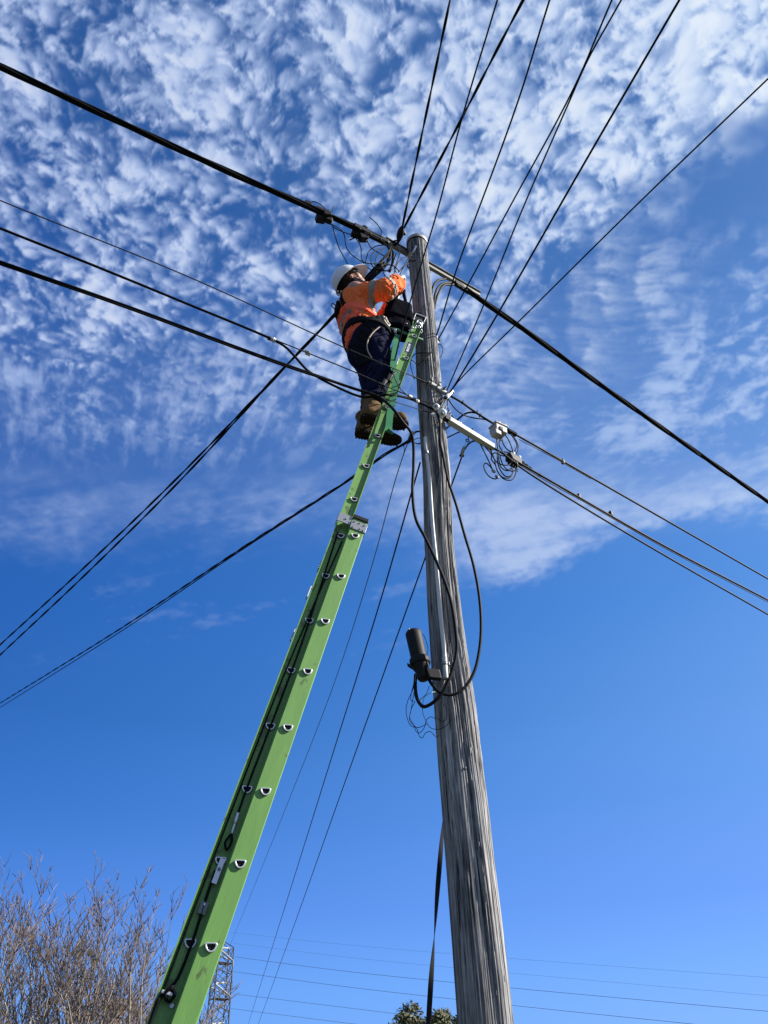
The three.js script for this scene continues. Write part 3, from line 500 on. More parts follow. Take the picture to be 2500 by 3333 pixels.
// cables to the left at mid height
cable('wire', 'thin bare wire crossing the left sky in front of the trousers', onward([[0.355, 5.842, -3.965], [0.238, 5.762, -3.82], [0.092, 5.67, -3.655], [-0.073, 5.7, -3.582], [-0.325, 5.79, -3.506], [-1.256, 5.92, -3.019], [-2.271, 6, -2.508]], 12), 0.0042, { category: 'wire', n: 70, mat: cloth(0.03, 0.03, 0.03, { specularIntensity: 0.4 }) });
cable('messenger_wire', 'thin support wire continuing from the metal sleeve to the pole', [[0.419, 5.603, -3.955], [0.26, 5.576, -3.87], [0.204, 5.516, -3.78], [0.015, 5.41, -3.562], [-0.175, 5.46, -3.485], [-0.474, 5.54, -3.381], [-0.682, 5.6, -3.314]], 0.0042, { category: 'wire', mat: cloth(0.03, 0.03, 0.03, { specularIntensity: 0.4 }) });
cable('phone_cable', 'black cable from the left edge that leaves its support wire at a metal sleeve', onward([[0.397, 5.523, -3.94], [0.258, 5.544, -3.86], [0.124, 5.437, -3.7], [0.037, 5.38, -3.63], [-0.048, 5.36, -3.624], [-0.129, 5.37, -3.631], [-0.334, 5.42, -3.551], [-0.419, 5.46, -3.521], [-0.484, 5.5, -3.497], [-0.557, 5.55, -3.426], [-0.614, 5.58, -3.365], [-0.68, 5.6, -3.324], [-1.232, 5.68, -3.057], [-1.759, 5.76, -2.814], [-2.252, 5.82, -2.583]], 12), 0.0088, { n: 140, mat: M.cableDull });
{ // the lower left cable runs past the ladder and drops in a long loop to the canister
  const p = [[-2.252, 5.65, -2.698], [-1.585, 5.58, -2.984], [-0.866, 5.5, -3.312], [-0.541, 5.46, -3.448], [-0.18, 5.4, -3.581], [-0.027, 5.36, -3.617], [0.023, 5.33, -3.635], [0.091, 5.164, -3.57], [0.136, 5.099, -3.6], [0.19, 5.08, -3.68], [0.206, 5.039, -3.74], [0.201, 4.878, -3.8], [0.186, 4.688, -3.82], [0.198, 4.482, -3.84], [0.25, 4.348, -3.86], [0.32, 4.128, -3.86], [0.369, 3.903, -3.85], [0.382, 3.677, -3.84], [0.376, 3.563, -3.84], [0.338, 3.435, -3.84], [0.28, 3.321, -3.84], [0.215, 3.264, -3.85], [0.176, 3.26, -3.87], [0.147, 3.318, -3.9], [0.141, 3.398, -3.92], [0.147, 3.476, -3.93]];
  const a = onward([p[1], p[0]], 12)[2];
  cable('phone_cable', 'lowest of the left cables, looping down in front of the pole to the canister', [a, ...p], 0.0098, { n: 260, mat: M.cable });
  cable('phone_cable', 'second strand lying along the lowest left cable', onward([[-0.118, 5.375, -3.582], [-0.54, 5.445, -3.448], [-0.865, 5.485, -3.312], [-1.583, 5.565, -2.986], [-2.251, 5.635, -2.705]], 12), 0.0062, { n: 60, mat: M.cableDull });
}
cable('phone_cable', 'black cable in a wide open loop right of the pole', [[0.403, 5.488, -3.93], [0.413, 5.387, -3.92], [0.409, 5.293, -3.93], [0.405, 5.196, -3.935], [0.413, 5.098, -3.93], [0.43, 4.864, -3.92], [0.466, 4.656, -3.92], [0.5, 4.41, -3.92], [0.534, 4.178, -3.92], [0.547, 3.96, -3.92], [0.536, 3.749, -3.91], [0.508, 3.589, -3.9], [0.464, 3.455, -3.89], [0.401, 3.362, -3.88], [0.344, 3.324, -3.87], [0.281, 3.325, -3.86], [0.239, 3.376, -3.88], [0.211, 3.441, -3.9], [0.194, 3.497, -3.92]], 0.0088, { n: 200 });
// twisted pairs falling away to the lower left
twisted('twisted_drop_cable', 'upper strand of the twisted cables from behind the worker to the left edge', onward([[0.103, 7.471, -3.95], [-0.095, 7.226, -4.02], [-0.362, 6.928, -4.15], [-0.812, 6.826, -4.6], [-1.979, 6.645, -5.8], [-3.424, 6.706, -7.4], [-5.563, 6.938, -9.8]], 4), 0.0064, 2, 0.85, { n: 300, mat: M.cableDull, gap: 0.85 });
twisted('twisted_drop_cable', 'lower strand of the twisted cables from behind the worker to the left edge', onward([[0.108, 7.452, -3.95], [-0.088, 7.227, -4.03], [-0.358, 6.941, -4.17], [-0.823, 6.825, -4.62], [-1.97, 6.576, -5.8], [-3.401, 6.594, -7.4], [-5.517, 6.776, -9.8]], 4), 0.0064, 2, 0.85, { n: 300, mat: M.cableDull, gap: 0.85 });
twisted('twisted_drop_cable', 'lower twisted cable pair passing behind the ladder to the left edge', onward([[0.19, 5.402, -4.12], [0.037, 5.454, -4.3], [-0.266, 5.546, -4.7], [-1.375, 5.993, -6.2], [-3.606, 6.825, -9.2], [-7.59, 7.948, -14]], 5), 0.0056, 2, 0.8, { n: 240, mat: M.cableDull });
cable('drop_wire', 'slim black wire just under the lower twisted pair on the left', onward([[0.194, 5.396, -4.12], [0.037, 5.453, -4.31], [-0.267, 5.545, -4.71], [-1.373, 5.974, -6.2], [-3.598, 6.777, -9.2], [-7.565, 7.859, -14]], 5), 0.0062, { n: 60 });
// drops that fall away behind, towards the houses
const BACK = 'drops falling behind the ladder';
cable('drop_wire', 'thinnest of the three wires falling between ladder and pole', onward([[0.193, 5.418, -4.14], [0.151, 5.368, -4.25], [0.086, 5.325, -4.5], [-0.073, 5.194, -5.2], [-0.535, 5.177, -7.4], [-1.637, 5.19, -12], [-4.905, 5.689, -26]], 6), 0.0038, { group: BACK, n: 60, mat: std(0.03, 0.03, 0.04, 0.6) });
cable('drop_wire', 'middle of the three wires falling between ladder and pole', onward([[0.269, 5.204, -4.13], [0.208, 5.152, -4.4], [-0.021, 5.07, -5.6], [-0.641, 5.104, -9], [-1.989, 4.949, -16], [-6.608, 4.452, -40]], 10), 0.0062, { group: BACK, n: 60 });
cable('drop_wire', 'right hand of the three falling wires, coming from behind the pole', onward([[0.577, 5.305, -4.2], [0.5, 5.242, -4.5], [0.329, 5.121, -5.2], [-0.05, 4.968, -7], [-0.744, 4.831, -10.6], [-2.138, 4.624, -18], [-5.24, 4.014, -34]], 10), 0.0062, { group: BACK, n: 60 });
// service drops overhead, each with its own height
const over = (label, pts, r, mat = M.cable) => cable('service_drop', label, onward(pts, 10), r, { group: HOUSE, n: 40, mat });
{ // two twisted drops from the clamp left of the pole head
  const tw = (label, pts, r) => twisted('service_drop', label, onward(pts, 10), r, 2, 0.6, { n: 120, group: HOUSE, gap: 0.8 });
  tw('leftmost service drop rising steeply from the black clamp', [[0.234, 7.66, -3.836], [0.368, 7.66, -3.141], [0.489, 7.66, -2.509], [0.572, 7.68, -2.089]], 0.0062);
  tw('second service drop from the black clamp, crossing another drop', [[0.247, 7.66, -3.837], [0.468, 7.65, -3.372], [0.705, 7.62, -2.859], [0.923, 7.6, -2.379], [1.069, 7.6, -2.076]], 0.0065);
}
over('service drop passing in front of the pole and the name plate', [[0.08, 5.76, -3.77], [0.109, 5.82, -3.723], [0.158, 5.95, -3.603], [0.213, 6.06, -3.467], [0.339, 6.26, -3.137], [0.419, 6.38, -2.929], [0.581, 6.58, -2.365], [0.765, 6.75, -1.777]], 0.0058);
over('service drop rising from the insulator on the right of the pole', [[0.444, 6.43, -4.049], [0.467, 6.44, -3.996], [0.56, 6.48, -3.59], [0.62, 6.5, -3.355], [0.921, 6.58, -2.303], [1.056, 6.66, -1.755]], 0.0060);
over('service drop beside it from the same right hand insulator', [[0.483, 6.43, -4.035], [0.635, 6.44, -3.664], [0.93, 6.48, -2.957], [1.255, 6.54, -2.197], [1.404, 6.6, -1.744]], 0.0058);
over('thin service drop starting above the white insulators', [[0.486, 5.8, -4.05], [0.558, 5.82, -3.815], [0.717, 5.86, -3.291], [0.904, 5.9, -2.608], [1.092, 5.95, -2.007], [1.156, 5.96, -1.8], [1.283, 6, -1.536]], 0.0050);
over('thickest service drop running to the upper right', [[0.514, 5.78, -4.028], [0.618, 5.8, -3.799], [0.824, 5.82, -3.305], [1.243, 5.88, -2.268], [1.562, 5.95, -1.527]], 0.0066);
over('rightmost and flattest service drop leaving at the right edge', [[0.524, 5.78, -4.004], [0.577, 5.79, -3.911], [0.98, 5.8, -3.359], [1.614, 5.84, -2.521], [2.131, 5.9, -1.896]], 0.0048);
// lower cables to the right, with their fittings built further down
cable('phone_cable', 'upper of the lower right cables, through the grey junction box', onward([[0.52, 5.755, -4.02], [0.612, 5.737, -4.08], [0.698, 5.72, -4.15], [0.864, 5.655, -4.24], [0.961, 5.651, -4.3], [1.362, 5.658, -4.62], [2.501, 5.74, -5.6], [4.061, 5.914, -7]], 14), 0.0088, { n: 80 });
cable('phone_cable', 'middle of the lower right cables, running on from the pale steel arm', onward([[0.812, 5.386, -4.2], [0.963, 5.336, -4.28], [1.284, 5.285, -4.5], [2.299, 5.241, -5.3], [3.578, 5.25, -6.3]], 14), 0.0088, { n: 60 });
cable('phone_cable', 'lowest of the lower right cables', onward([[0.876, 5.284, -4.16], [1.019, 5.244, -4.28], [1.389, 5.169, -4.55], [2.234, 5.082, -5.2], [3.472, 5.041, -6.2]], 14), 0.0075, { n: 60 });
cable('support_wire', 'slim wire slung just under the middle lower right cable', onward([[1.026, 5.282, -4.3], [1.274, 5.245, -4.48], [1.501, 5.243, -4.66], [2.286, 5.209, -5.28], [3.559, 5.216, -6.28]], 14), 0.0035, { n: 40, category: 'wire' });
cable('support_wire', 'slim wire slung just under the upper lower right cable', onward([[1.051, 5.597, -4.35], [1.374, 5.604, -4.6], [1.647, 5.642, -4.85]], 0.1), 0.003, { n: 40, category: 'wire' });
{
  // a flat strap that turns about itself as it hangs
  const P = smooth([[0.298, 3.002, -4.18], [0.27, 2.818, -4.21], [0.241, 2.639, -4.23], [0.21, 2.44, -4.25], [0.181, 2.236, -4.26], [0.156, 2.069, -4.27], [0.131, 1.883, -4.28], [0.105, 1.692, -4.28]], 90);
  const g = sweep(P, (i) => { const a = 0.4 + i * 0.085, c = Math.cos(a), q = Math.sin(a), w = 0.0125, h = 0.0016; return [[w, h], [-w, h], [-w, -h], [w, -h]].map(([x, y]) => [x * c - y * q, x * q + y * c]); });
  solo('pole_strap', g, M.black, 'flat black strap hanging free behind the pole to the bottom edge', 'strap');
}


// ---------------------------------------------------------------- fittings on the pole and along the cables
const dirOf = (a, b) => V(b).clone().sub(V(a)).normalize();
function beamBox(a, b, w, h, round = 0.003) { const A = V(a), B = V(b), z = dirOf(a, b), x = z.clone().cross(UPV).normalize(), y = z.clone().cross(x); return orientedBox(A.clone().add(B).multiplyScalar(0.5), z, y, x, A.distanceTo(B), h, w, round); }
const armSteel = std(0.15, 0.15, 0.135, 0.6, { metalness: 0.2 });
{ // steel crossarm behind the pole head
  const a = [0.076, 7.66, -3.945], b = [0.969, 7.66, -4.562], t = thing('steel_crossarm', 'grey steel crossarm bolted behind the pole head', 'crossarm', null, a);
  part(t, 'bar', beamBox(a, b, 0.034, 0.046), armSteel);
  part(t, 'top_flange', beamBox(V(a).add(new THREE.Vector3(0.01, 0.026, 0.004)), V(b).add(new THREE.Vector3(0.01, 0.026, 0.004)), 0.046, 0.006, 0.001), armSteel);
  part(t, 'pole_bracket', orientedBox([0.336, 7.645, -4.117], dirOf(a, b), [0, 1, 0], [0, 0, 1], 0.070, 0.075, 0.055, 0.004), M.steelDark);
  part(t, 'bolt', bolt([0.32, 7.615, -4.096], [0.2, -0.25, 0.95], 0.011, 0.02), M.galv);
  part(t, 'name_plate', orientedBox([0.064, 7.63, -3.935], dirOf(a, b), [0, 0.8, 0.6], [0, 0, 1], 0.09, 0.022, 0.004, 0.001), std(0.16, 0.16, 0.15, 0.5));
  part(t, 'eye_loop', (() => { const g = new THREE.TorusGeometry(0.010, 0.0028, 6, 14); g.translate(...[0.486, 7.6, -4.24]); return g; })(), M.galv);
}
function clampBody(name, label, a, b, w, h, mat = M.black, bolts = 3) {
  const t = thing(name, label, 'clamp', null, a), z = dirOf(a, b), len = V(a).distanceTo(V(b));
  part(t, 'body', beamBox(a, b, w, h, 0.008), mat);
  part(t, 'wedge', beamBox(V(a).clone().addScaledVector(z, len * 0.12).add(new THREE.Vector3(0, -h * 0.42, 0)), V(b).clone().addScaledVector(z, -len * 0.3).add(new THREE.Vector3(0, -h * 0.42, 0)), w * 0.7, h * 0.6, 0.006), mat);
  for (let i = 0; i < bolts; i++) part(t, 'bolt', bolt(V(a).clone().addScaledVector(z, len * (0.2 + 0.6 * i / Math.max(1, bolts - 1))).add(new THREE.Vector3(0, -h * 0.5, w * 0.4)), [0, -0.6, 0.8], 0.008, 0.014), M.steelDark);
  return t;
}
clampBody('dead_end_clamp', 'long black dead end clamp on the left end of the crossarm', [0.108, 7.655, -3.968], [-0.189, 7.66, -3.792], 0.05, 0.055);
clampBody('dead_end_clamp', 'black dead end clamp on the right end of the crossarm', [0.719, 7.64, -4.39], [0.87, 7.64, -4.505], 0.045, 0.05);
// insulation piercing connectors clipped over the left bundle
{
  seed = 77;
  [[1002, 668, 7.70, 'outermost'], [1040, 686, 7.69, 'second'], [1062, 700, 7.62, 'third'], [1070, 712, 7.58, 'fourth'], [1045, 708, 7.60, 'fifth'], [1156, 762, 7.60, 'sixth'], [1183, 752, 7.68, 'seventh'], [1184, 772, 7.58, 'eighth'], [1122, 727, 7.69, 'ninth']].forEach(([px, py, h, word], i) => {
    const c = [[-0.569, 7.7, -3.609], [-0.474, 7.7, -3.663], [-0.409, 7.64, -3.669], [-0.395, 7.6, -3.697], [-0.466, 7.62, -3.69], [-0.176, 7.62, -3.847], [-0.103, 7.69, -3.864], [-0.107, 7.6, -3.873], [-0.27, 7.7, -3.793]][i];
    const t = thing('cable_connector', 'black bolted cable connector, ' + word + ' along the left bundle', 'connector', 'connectors on the left cable bundle', c), s = rr(1.0, 1.4) * (i === 8 ? 0.6 : 1), y = new THREE.Vector3(rr(-0.4, 0.4), 1, rr(-0.5, 0.5)).normalize(), x = y.clone().cross(new THREE.Vector3(0.4, 0, 1)).normalize();
    part(t, 'body', orientedBox(c, x, y, x, 0.060 * s, 0.042 * s, 0.050 * s, 0.009), M.black);
    part(t, 'jaw', orientedBox(V(c).clone().addScaledVector(y, 0.030 * s), x, y, x, 0.044 * s, 0.018 * s, 0.040 * s, 0.006), M.black);
    part(t, 'bolt', bolt(V(c).clone().addScaledVector(y, 0.036 * s), y, 0.0095, 0.020), M.black);
  });
}
// loose tails and jumper loops under the crossarm
{
  const G = 'loose jumper wires at the pole head', w = (label, pts, r = 0.0045) => cable('jumper_wire', label, pts, r, { group: G, n: 44, k: 6, category: 'wire' });
  w('black wire hanging from the outer connectors down to the helmet', [[-0.381, 7.814, -3.86], [-0.353, 7.62, -3.85], [-0.308, 7.402, -3.85], [-0.25, 7.237, -3.86], [-0.23, 7.178, -3.88]]);
  w('black wire in a long sagging bow from the outer connectors', [[-0.373, 7.794, -3.86], [-0.299, 7.681, -3.84], [-0.269, 7.58, -3.83], [-0.248, 7.381, -3.82], [-0.186, 7.249, -3.82], [-0.089, 7.171, -3.83], [0.009, 7.197, -3.86], [0.09, 7.339, -3.9], [0.12, 7.486, -3.93]]);
  w('black wire dropping from the middle connectors behind the helmet brim', [[-0.167, 7.596, -3.88], [-0.13, 7.468, -3.87], [-0.122, 7.282, -3.86], [-0.097, 7.185, -3.86], [-0.052, 7.151, -3.88], [-0.004, 7.143, -3.9]]);
  w('short black wire crossing from connector to bundle', [[-0.076, 7.572, -3.88], [-0.035, 7.451, -3.88], [0.038, 7.395, -3.9], [0.101, 7.374, -3.93]]);
  w('black wire arching over to the helmet brim', [[0.074, 7.571, -3.93], [-0.002, 7.506, -3.9], [-0.062, 7.398, -3.88], [-0.087, 7.243, -3.87], [-0.101, 7.128, -3.88]]);
  w('black wire in a tight loop beside the thick cables', [[0.089, 7.544, -3.94], [0.033, 7.414, -3.9], [-0.003, 7.283, -3.88], [-0.008, 7.183, -3.88], [0.017, 7.142, -3.9], [0.069, 7.185, -3.92], [0.121, 7.185, -3.94]]);
  w('black wire with a stripped tail curling above the crossarm', [[-0.096, 7.746, -3.9], [-0.026, 7.694, -3.9], [0.039, 7.667, -3.9], [0.059, 7.709, -3.9], [0.036, 7.806, -3.9], [-0.017, 7.916, -3.9], [-0.047, 7.958, -3.9]]);
  w('short stripped wire end sticking up from the bundle', [[-0.41, 7.975, -3.88], [-0.389, 8.034, -3.88], [-0.382, 8.084, -3.88], [-0.371, 8.124, -3.88]]);
  w('short cut wire end under the middle connectors', [[-0.14, 7.632, -3.88], [-0.18, 7.6, -3.87], [-0.225, 7.554, -3.86]], 0.006);
  w('black wire from the crossarm bolt down to the hands', [[0.311, 7.443, -3.96], [0.244, 7.375, -3.93], [0.187, 7.263, -3.9], [0.156, 7.132, -3.88], [0.143, 7.04, -3.86]]);
  w('straight black wire from the pole to the hands', [[0.284, 7.432, -3.97], [0.238, 7.237, -3.92], [0.195, 7.056, -3.87]]);
  w('lower black wire from the pole to the hands', [[0.286, 7.355, -3.97], [0.233, 7.243, -3.93], [0.18, 7.082, -3.87]]);
  w('black wire hanging from the elbow to the bag', [[0.082, 6.63, -3.8], [0.071, 6.618, -3.85], [0.058, 6.606, -3.9], [0.059, 6.566, -3.92]]);
  w('thin wire looping below the clamp at the pole head', [[0.132, 7.541, -3.94], [0.091, 7.384, -3.9], [0.057, 7.282, -3.89], [0.049, 7.192, -3.9], [0.077, 7.091, -3.93]]);
  w('black wire hanging in a shallow bow between two connectors', [[-0.413, 7.861, -3.87], [-0.356, 7.745, -3.86], [-0.274, 7.674, -3.86], [-0.193, 7.638, -3.87], [-0.118, 7.602, -3.88]]);
  w('black wire looping round the outer connectors', [[-0.61, 8.179, -3.88], [-0.568, 8.218, -3.88], [-0.503, 8.156, -3.87], [-0.439, 8.051, -3.87], [-0.415, 7.939, -3.87], [-0.462, 7.867, -3.86], [-0.52, 7.945, -3.87]]);
  w('black wire making a wide circle left of the thick tails', [[0.062, 7.515, -3.92], [-0.003, 7.413, -3.88], [-0.042, 7.278, -3.86], [-0.028, 7.156, -3.86], [0.028, 7.147, -3.88], [0.082, 7.266, -3.91], [0.102, 7.424, -3.94]]);
  w('black wire in a figure of eight under the crossarm', [[0.137, 7.528, -3.95], [0.074, 7.358, -3.9], [0.04, 7.216, -3.88], [0.069, 7.119, -3.88], [0.122, 7.188, -3.9], [0.152, 7.335, -3.93], [0.179, 7.495, -3.96]]);
  w('black wire drooping from the clamp to the gloves', [[0.188, 7.596, -3.96], [0.203, 7.431, -3.93], [0.177, 7.272, -3.9], [0.152, 7.143, -3.87], [0.164, 7.06, -3.86]]);
  w('black wire running from the gloves back to the thick tails', [[0.191, 7.076, -3.86], [0.147, 7.169, -3.87], [0.097, 7.218, -3.89], [0.039, 7.192, -3.9], [-0.004, 7.143, -3.93]]);
  w('short black wire hooked over the middle connectors', [[-0.194, 7.726, -3.89], [-0.156, 7.781, -3.89], [-0.106, 7.788, -3.89], [-0.069, 7.729, -3.89], [-0.059, 7.618, -3.88], [-0.086, 7.539, -3.87]]);
  const T = 'thick cable tails under the crossarm', tk = (label, pts, r) => cable('cable_tail', label, pts, r, { group: T, n: 40, k: 10 });
  tk('thick black cable tail bending down behind the forearm', [[0.106, 7.586, -3.95], [0.125, 7.487, -3.94], [0.116, 7.364, -3.93], [0.065, 7.243, -3.93], [-0.01, 7.162, -3.95], [-0.079, 7.097, -3.98]], 0.0125);
  tk('second thick black cable tail left of the hands', [[0.128, 7.59, -3.96], [0.148, 7.464, -3.95], [0.138, 7.306, -3.94], [0.111, 7.194, -3.94]], 0.0120);
  tk('broad grey blue cable sleeve slanting behind the helmet brim', [[0.067, 7.353, -3.97], [0.002, 7.251, -3.97], [-0.068, 7.17, -3.99], [-0.123, 7.12, -4.02]], 0.019);
}
{ // wedge clamp that holds the two steep service drops
  const t = thing('wedge_clamp', 'black wedge clamp left of the pole cap holding two drops', 'clamp', null, [0.226, 7.66, -3.896]);
  part(t, 'body', (() => { const P = smooth([[0.242, 7.67, -3.822], [0.228, 7.66, -3.857], [0.212, 7.66, -3.911], [0.204, 7.66, -3.959]], 14); return sweep(P, (i, n) => { const f = i / (n - 1); return ring(0.014 + 0.030 * Math.sin(Math.PI * Math.min(1, f * 0.85 + 0.12)), 12, 0.7); }); })(), M.black);
  part(t, 'cheek_plate', orientedBox([0.25, 7.655, -3.866], [0.4, 0, -0.92], [0.2, 0.9, 0.1], [1, 0, 0], 0.055, 0.02, 0.028, 0.004), M.black);
  part(t, 'tail', hose([[0.204, 7.66, -3.959], [0.179, 7.65, -3.983], [0.146, 7.65, -3.988], [0.113, 7.65, -3.993]], 0.013, 16, 8), M.cable);
  part(t, 'tail', hose([[0.201, 7.67, -3.953], [0.163, 7.68, -3.968], [0.13, 7.67, -3.982]], 0.008, 12, 7), M.cable);
  for (const [a, b] of [[[0.212, 7.66, -3.966], [0.204, 7.6, -3.981]], [[0.22, 7.66, -3.966], [0.22, 7.58, -3.975]], [[0.195, 7.66, -3.971], [0.177, 7.6, -3.977]]]) part(t, 'tie_wire', bar(a, b, 0.0018, 5), M.steelDark);
}
{ // three thick jumpers that arch from the crossarm round the right of the pole
  const G = 'black jumpers arching right of the pole';
  const j = (label, pts) => cable('jumper_cable', label, pts, 0.0105, { group: G, n: 40, k: 10 });
  j('outer black jumper arching from the crossarm down beside the pole', [[0.621, 7.483, -4.24], [0.598, 7.424, -4.2], [0.534, 7.321, -4.14], [0.487, 7.199, -4.11], [0.466, 7.076, -4.11], [0.462, 6.951, -4.12], [0.46, 6.808, -4.12], [0.454, 6.741, -4.13]]);
  j('middle black jumper arching from the crossarm down beside the pole', [[0.678, 7.481, -4.28], [0.644, 7.427, -4.24], [0.58, 7.307, -4.16], [0.525, 7.189, -4.12], [0.492, 7.061, -4.1], [0.476, 6.937, -4.11], [0.468, 6.848, -4.12]]);
  j('inner black jumper arching from the crossarm down beside the pole', [[0.693, 7.453, -4.28], [0.665, 7.408, -4.25], [0.594, 7.284, -4.16], [0.541, 7.154, -4.12], [0.503, 7.023, -4.11], [0.48, 6.913, -4.12]]);
}
{ // cover strip on the shaded side of the pole head
  const t = thing('cable_guard', 'narrow brownish cable guard strapped to the left of the pole head', 'cable guard', null, onPole(7.1, -58).toArray());
  const path = []; for (let i = 0; i <= 14; i++) { const y = lerp(6.45, 7.52, i / 14); path.push(onPole(y, -58 + 2 * noise2(y * 2, 4), 0.004)); }
  part(t, 'strip', rod(path, (i) => 0.020 + 0.002 * noise2(i * 0.7, 1), 12), std(0.17, 0.14, 0.115, 0.85));
  for (const y of [6.68, 7.40]) part(t, 'band', (() => { const P = []; for (let i = 0; i <= 16; i++) P.push(onPole(y, -104 + i * 5.2, Math.abs(i - 8) < 6 ? 0.012 + 0.0135 * Math.cos(((i - 8) / 6) * 1.57) : 0.003)); return rod(P, 0.007, 6); })(), M.steelDark);
  part(t, 'silver_tongue', LAD.ribbon([[0.306, 7.446, -3.95], [0.327, 7.461, -3.93], [0.346, 7.507, -3.925], [0.353, 7.539, -3.925]], 0.014, 10, [1, 0.2, 0]), M.alu);
}
// spool insulator and its bracket, right of the pole below the ladder head
{
  const t = thing('spool_insulator', 'weathered spool insulator holding two drops right of the pole', 'insulator', null, [0.469, 6.468, -4.06]);
  part(t, 'spool', turned([[0, 0], [0.017, 0.001], [0.020, 0.010], [0.014, 0.030], [0.016, 0.048], [0.021, 0.066], [0.018, 0.084], [0.006, 0.094], [0, 0.095]], [0.443, 6.383, -4.05], [0.15, 1, 0.05], 18), std(0.46, 0.42, 0.36, 0.6));
  part(t, 'bracket', merge([beamBox([0.4, 6.334, -4.02], [0.473, 6.439, -4.08], 0.024, 0.034, 0.004), beamBox([0.414, 6.288, -4], [0.455, 6.372, -4.06], 0.018, 0.02, 0.004)]), armSteel);
  part(t, 'clevis', merge([orientedBox([0.446, 6.42, -4.05], [1, 0, -0.3], [0, 1, 0], [0, 0, 1], 0.022, 0.03, 0.02, 0.005), orientedBox([0.486, 6.461, -4.08], [0.8, 0, -0.5], [0.2, 1, 0], [0, 0, 1], 0.024, 0.026, 0.02, 0.005)]), M.black);
  const G = 'thin wires tied round the pole below the name plate';
  const w = (label, pts, r = 0.0036) => cable('pole_wire', label, pts, r, { group: G, n: 40, k: 6, category: 'wire' });
  w('small round coil of wire standing out right of the pole', [[0.442, 6.327, -4.04], [0.461, 6.36, -4.05], [0.49, 6.381, -4.06], [0.508, 6.348, -4.07], [0.501, 6.286, -4.07], [0.475, 6.228, -4.06], [0.451, 6.236, -4.05], [0.445, 6.294, -4.05], [0.447, 6.334, -4.04]]);
  w('wire lying across the pole face towards the spool insulator', [[0.253, 6.156, -3.985], [0.279, 6.156, -3.955], [0.345, 6.156, -3.945], [0.414, 6.191, -3.975], [0.437, 6.296, -4.02]]);
  w('wire slanting up the pole face to the spool insulator', [[0.291, 6.033, -3.955], [0.35, 6.085, -3.945], [0.4, 6.163, -3.96], [0.428, 6.28, -4]]);
  w('second wire slanting up the pole to the spool insulator', [[0.302, 6.016, -3.955], [0.37, 6.109, -3.948], [0.419, 6.228, -3.98], [0.433, 6.322, -4.02]], 0.003);
  w('long bowed wire on the shaded left of the pole', [[0.252, 6.169, -3.99], [0.238, 6.082, -3.99], [0.249, 5.973, -3.985], [0.259, 5.888, -3.97]], 0.003);
  w('wire curving down the pole to the bolted bracket', [[0.242, 6.129, -3.985], [0.274, 6.057, -3.96], [0.291, 5.937, -3.945], [0.322, 5.841, -3.938], [0.354, 5.806, -3.938]], 0.003);
  w('wire running down the sunlit edge of the pole', [[0.433, 6.308, -4.03], [0.414, 6.103, -4], [0.413, 5.954, -3.99], [0.429, 5.812, -3.99]], 0.0034);
  w('twisted tie wire from the left bare wire to the bolted bracket', [[0.249, 5.93, -3.98], [0.283, 5.867, -3.945], [0.321, 5.821, -3.935], [0.359, 5.81, -3.935]], 0.0040);
  w('thin wire crossing the ladder to the pole at boot height', [[0.001, 5.275, -3.55], [0.126, 5.327, -3.66], [0.239, 5.467, -3.85], [0.348, 5.512, -3.945]], 0.0030);
  w('thin wire in a bow from ladder strap to the metal sleeve', [[0.09, 5.619, -3.62], [0.099, 5.547, -3.62], [0.128, 5.488, -3.66], [0.171, 5.504, -3.74], [0.212, 5.548, -3.82]], 0.0034);
}
{ // bolted bracket on the pole face
  const a = [0.358, 5.827, -3.945], b = [0.483, 5.761, -4], t = thing('bolted_bracket', 'pale galvanised bracket with three bolts across the pole', 'bracket', null, a);
  part(t, 'bar', beamBox(a, b, 0.030, 0.030, 0.006), std(0.42, 0.42, 0.39, 0.5, { metalness: 0.3 }));
  for (const [c, d] of [[[0.38, 5.813, -3.93], [0.1, 0.8, 0.6]], [[0.429, 5.793, -3.95], [0.7, 0.8, 0.2]], [[0.468, 5.78, -3.98], [0.7, 0.8, 0.2]]]) { const q = part(t, 'bolt', turned([[0, -0.02], [0.0065, -0.02], [0.0065, 0.036], [0, 0.037]], c, d, 10), M.galv); part(q, 'nut', turned([[0, 0.006], [0.012, 0.006], [0.012, 0.018], [0, 0.018]], c, d, 6), M.steelDark); }
}
{ // tension clamp of the drops to the upper right
  const t = thing('tension_clamp', 'dark tilted tension clamp where three drops gather right of the pole', 'clamp', null, [0.507, 5.765, -4.02]);
  part(t, 'body', beamBox([0.476, 5.696, -3.99], [0.541, 5.848, -4.06], 0.030, 0.032, 0.006), M.steelDark);
  part(t, 'keeper', beamBox([0.489, 5.693, -3.975], [0.529, 5.794, -4.03], 0.020, 0.018, 0.004), M.galv);
  for (const c of [[0.541, 5.818, -4.05], [0.495, 5.699, -4]]) part(t, 'bolt', bolt(c, [0.7, -0.5, 0.4], 0.006, 0.02), M.steelDark);
  part(t, 'shank', merge([hose([[0.476, 5.696, -3.99], [0.45, 5.635, -3.97], [0.432, 5.578, -3.95], [0.417, 5.549, -3.945]], 0.009, 10, 8), hose([[0.481, 5.676, -3.98], [0.457, 5.606, -3.96], [0.437, 5.554, -3.945]], 0.004, 10, 6), hose([[0.469, 5.696, -3.98], [0.433, 5.622, -3.95], [0.397, 5.595, -3.94]], 0.0035, 10, 6)]), M.black);
}
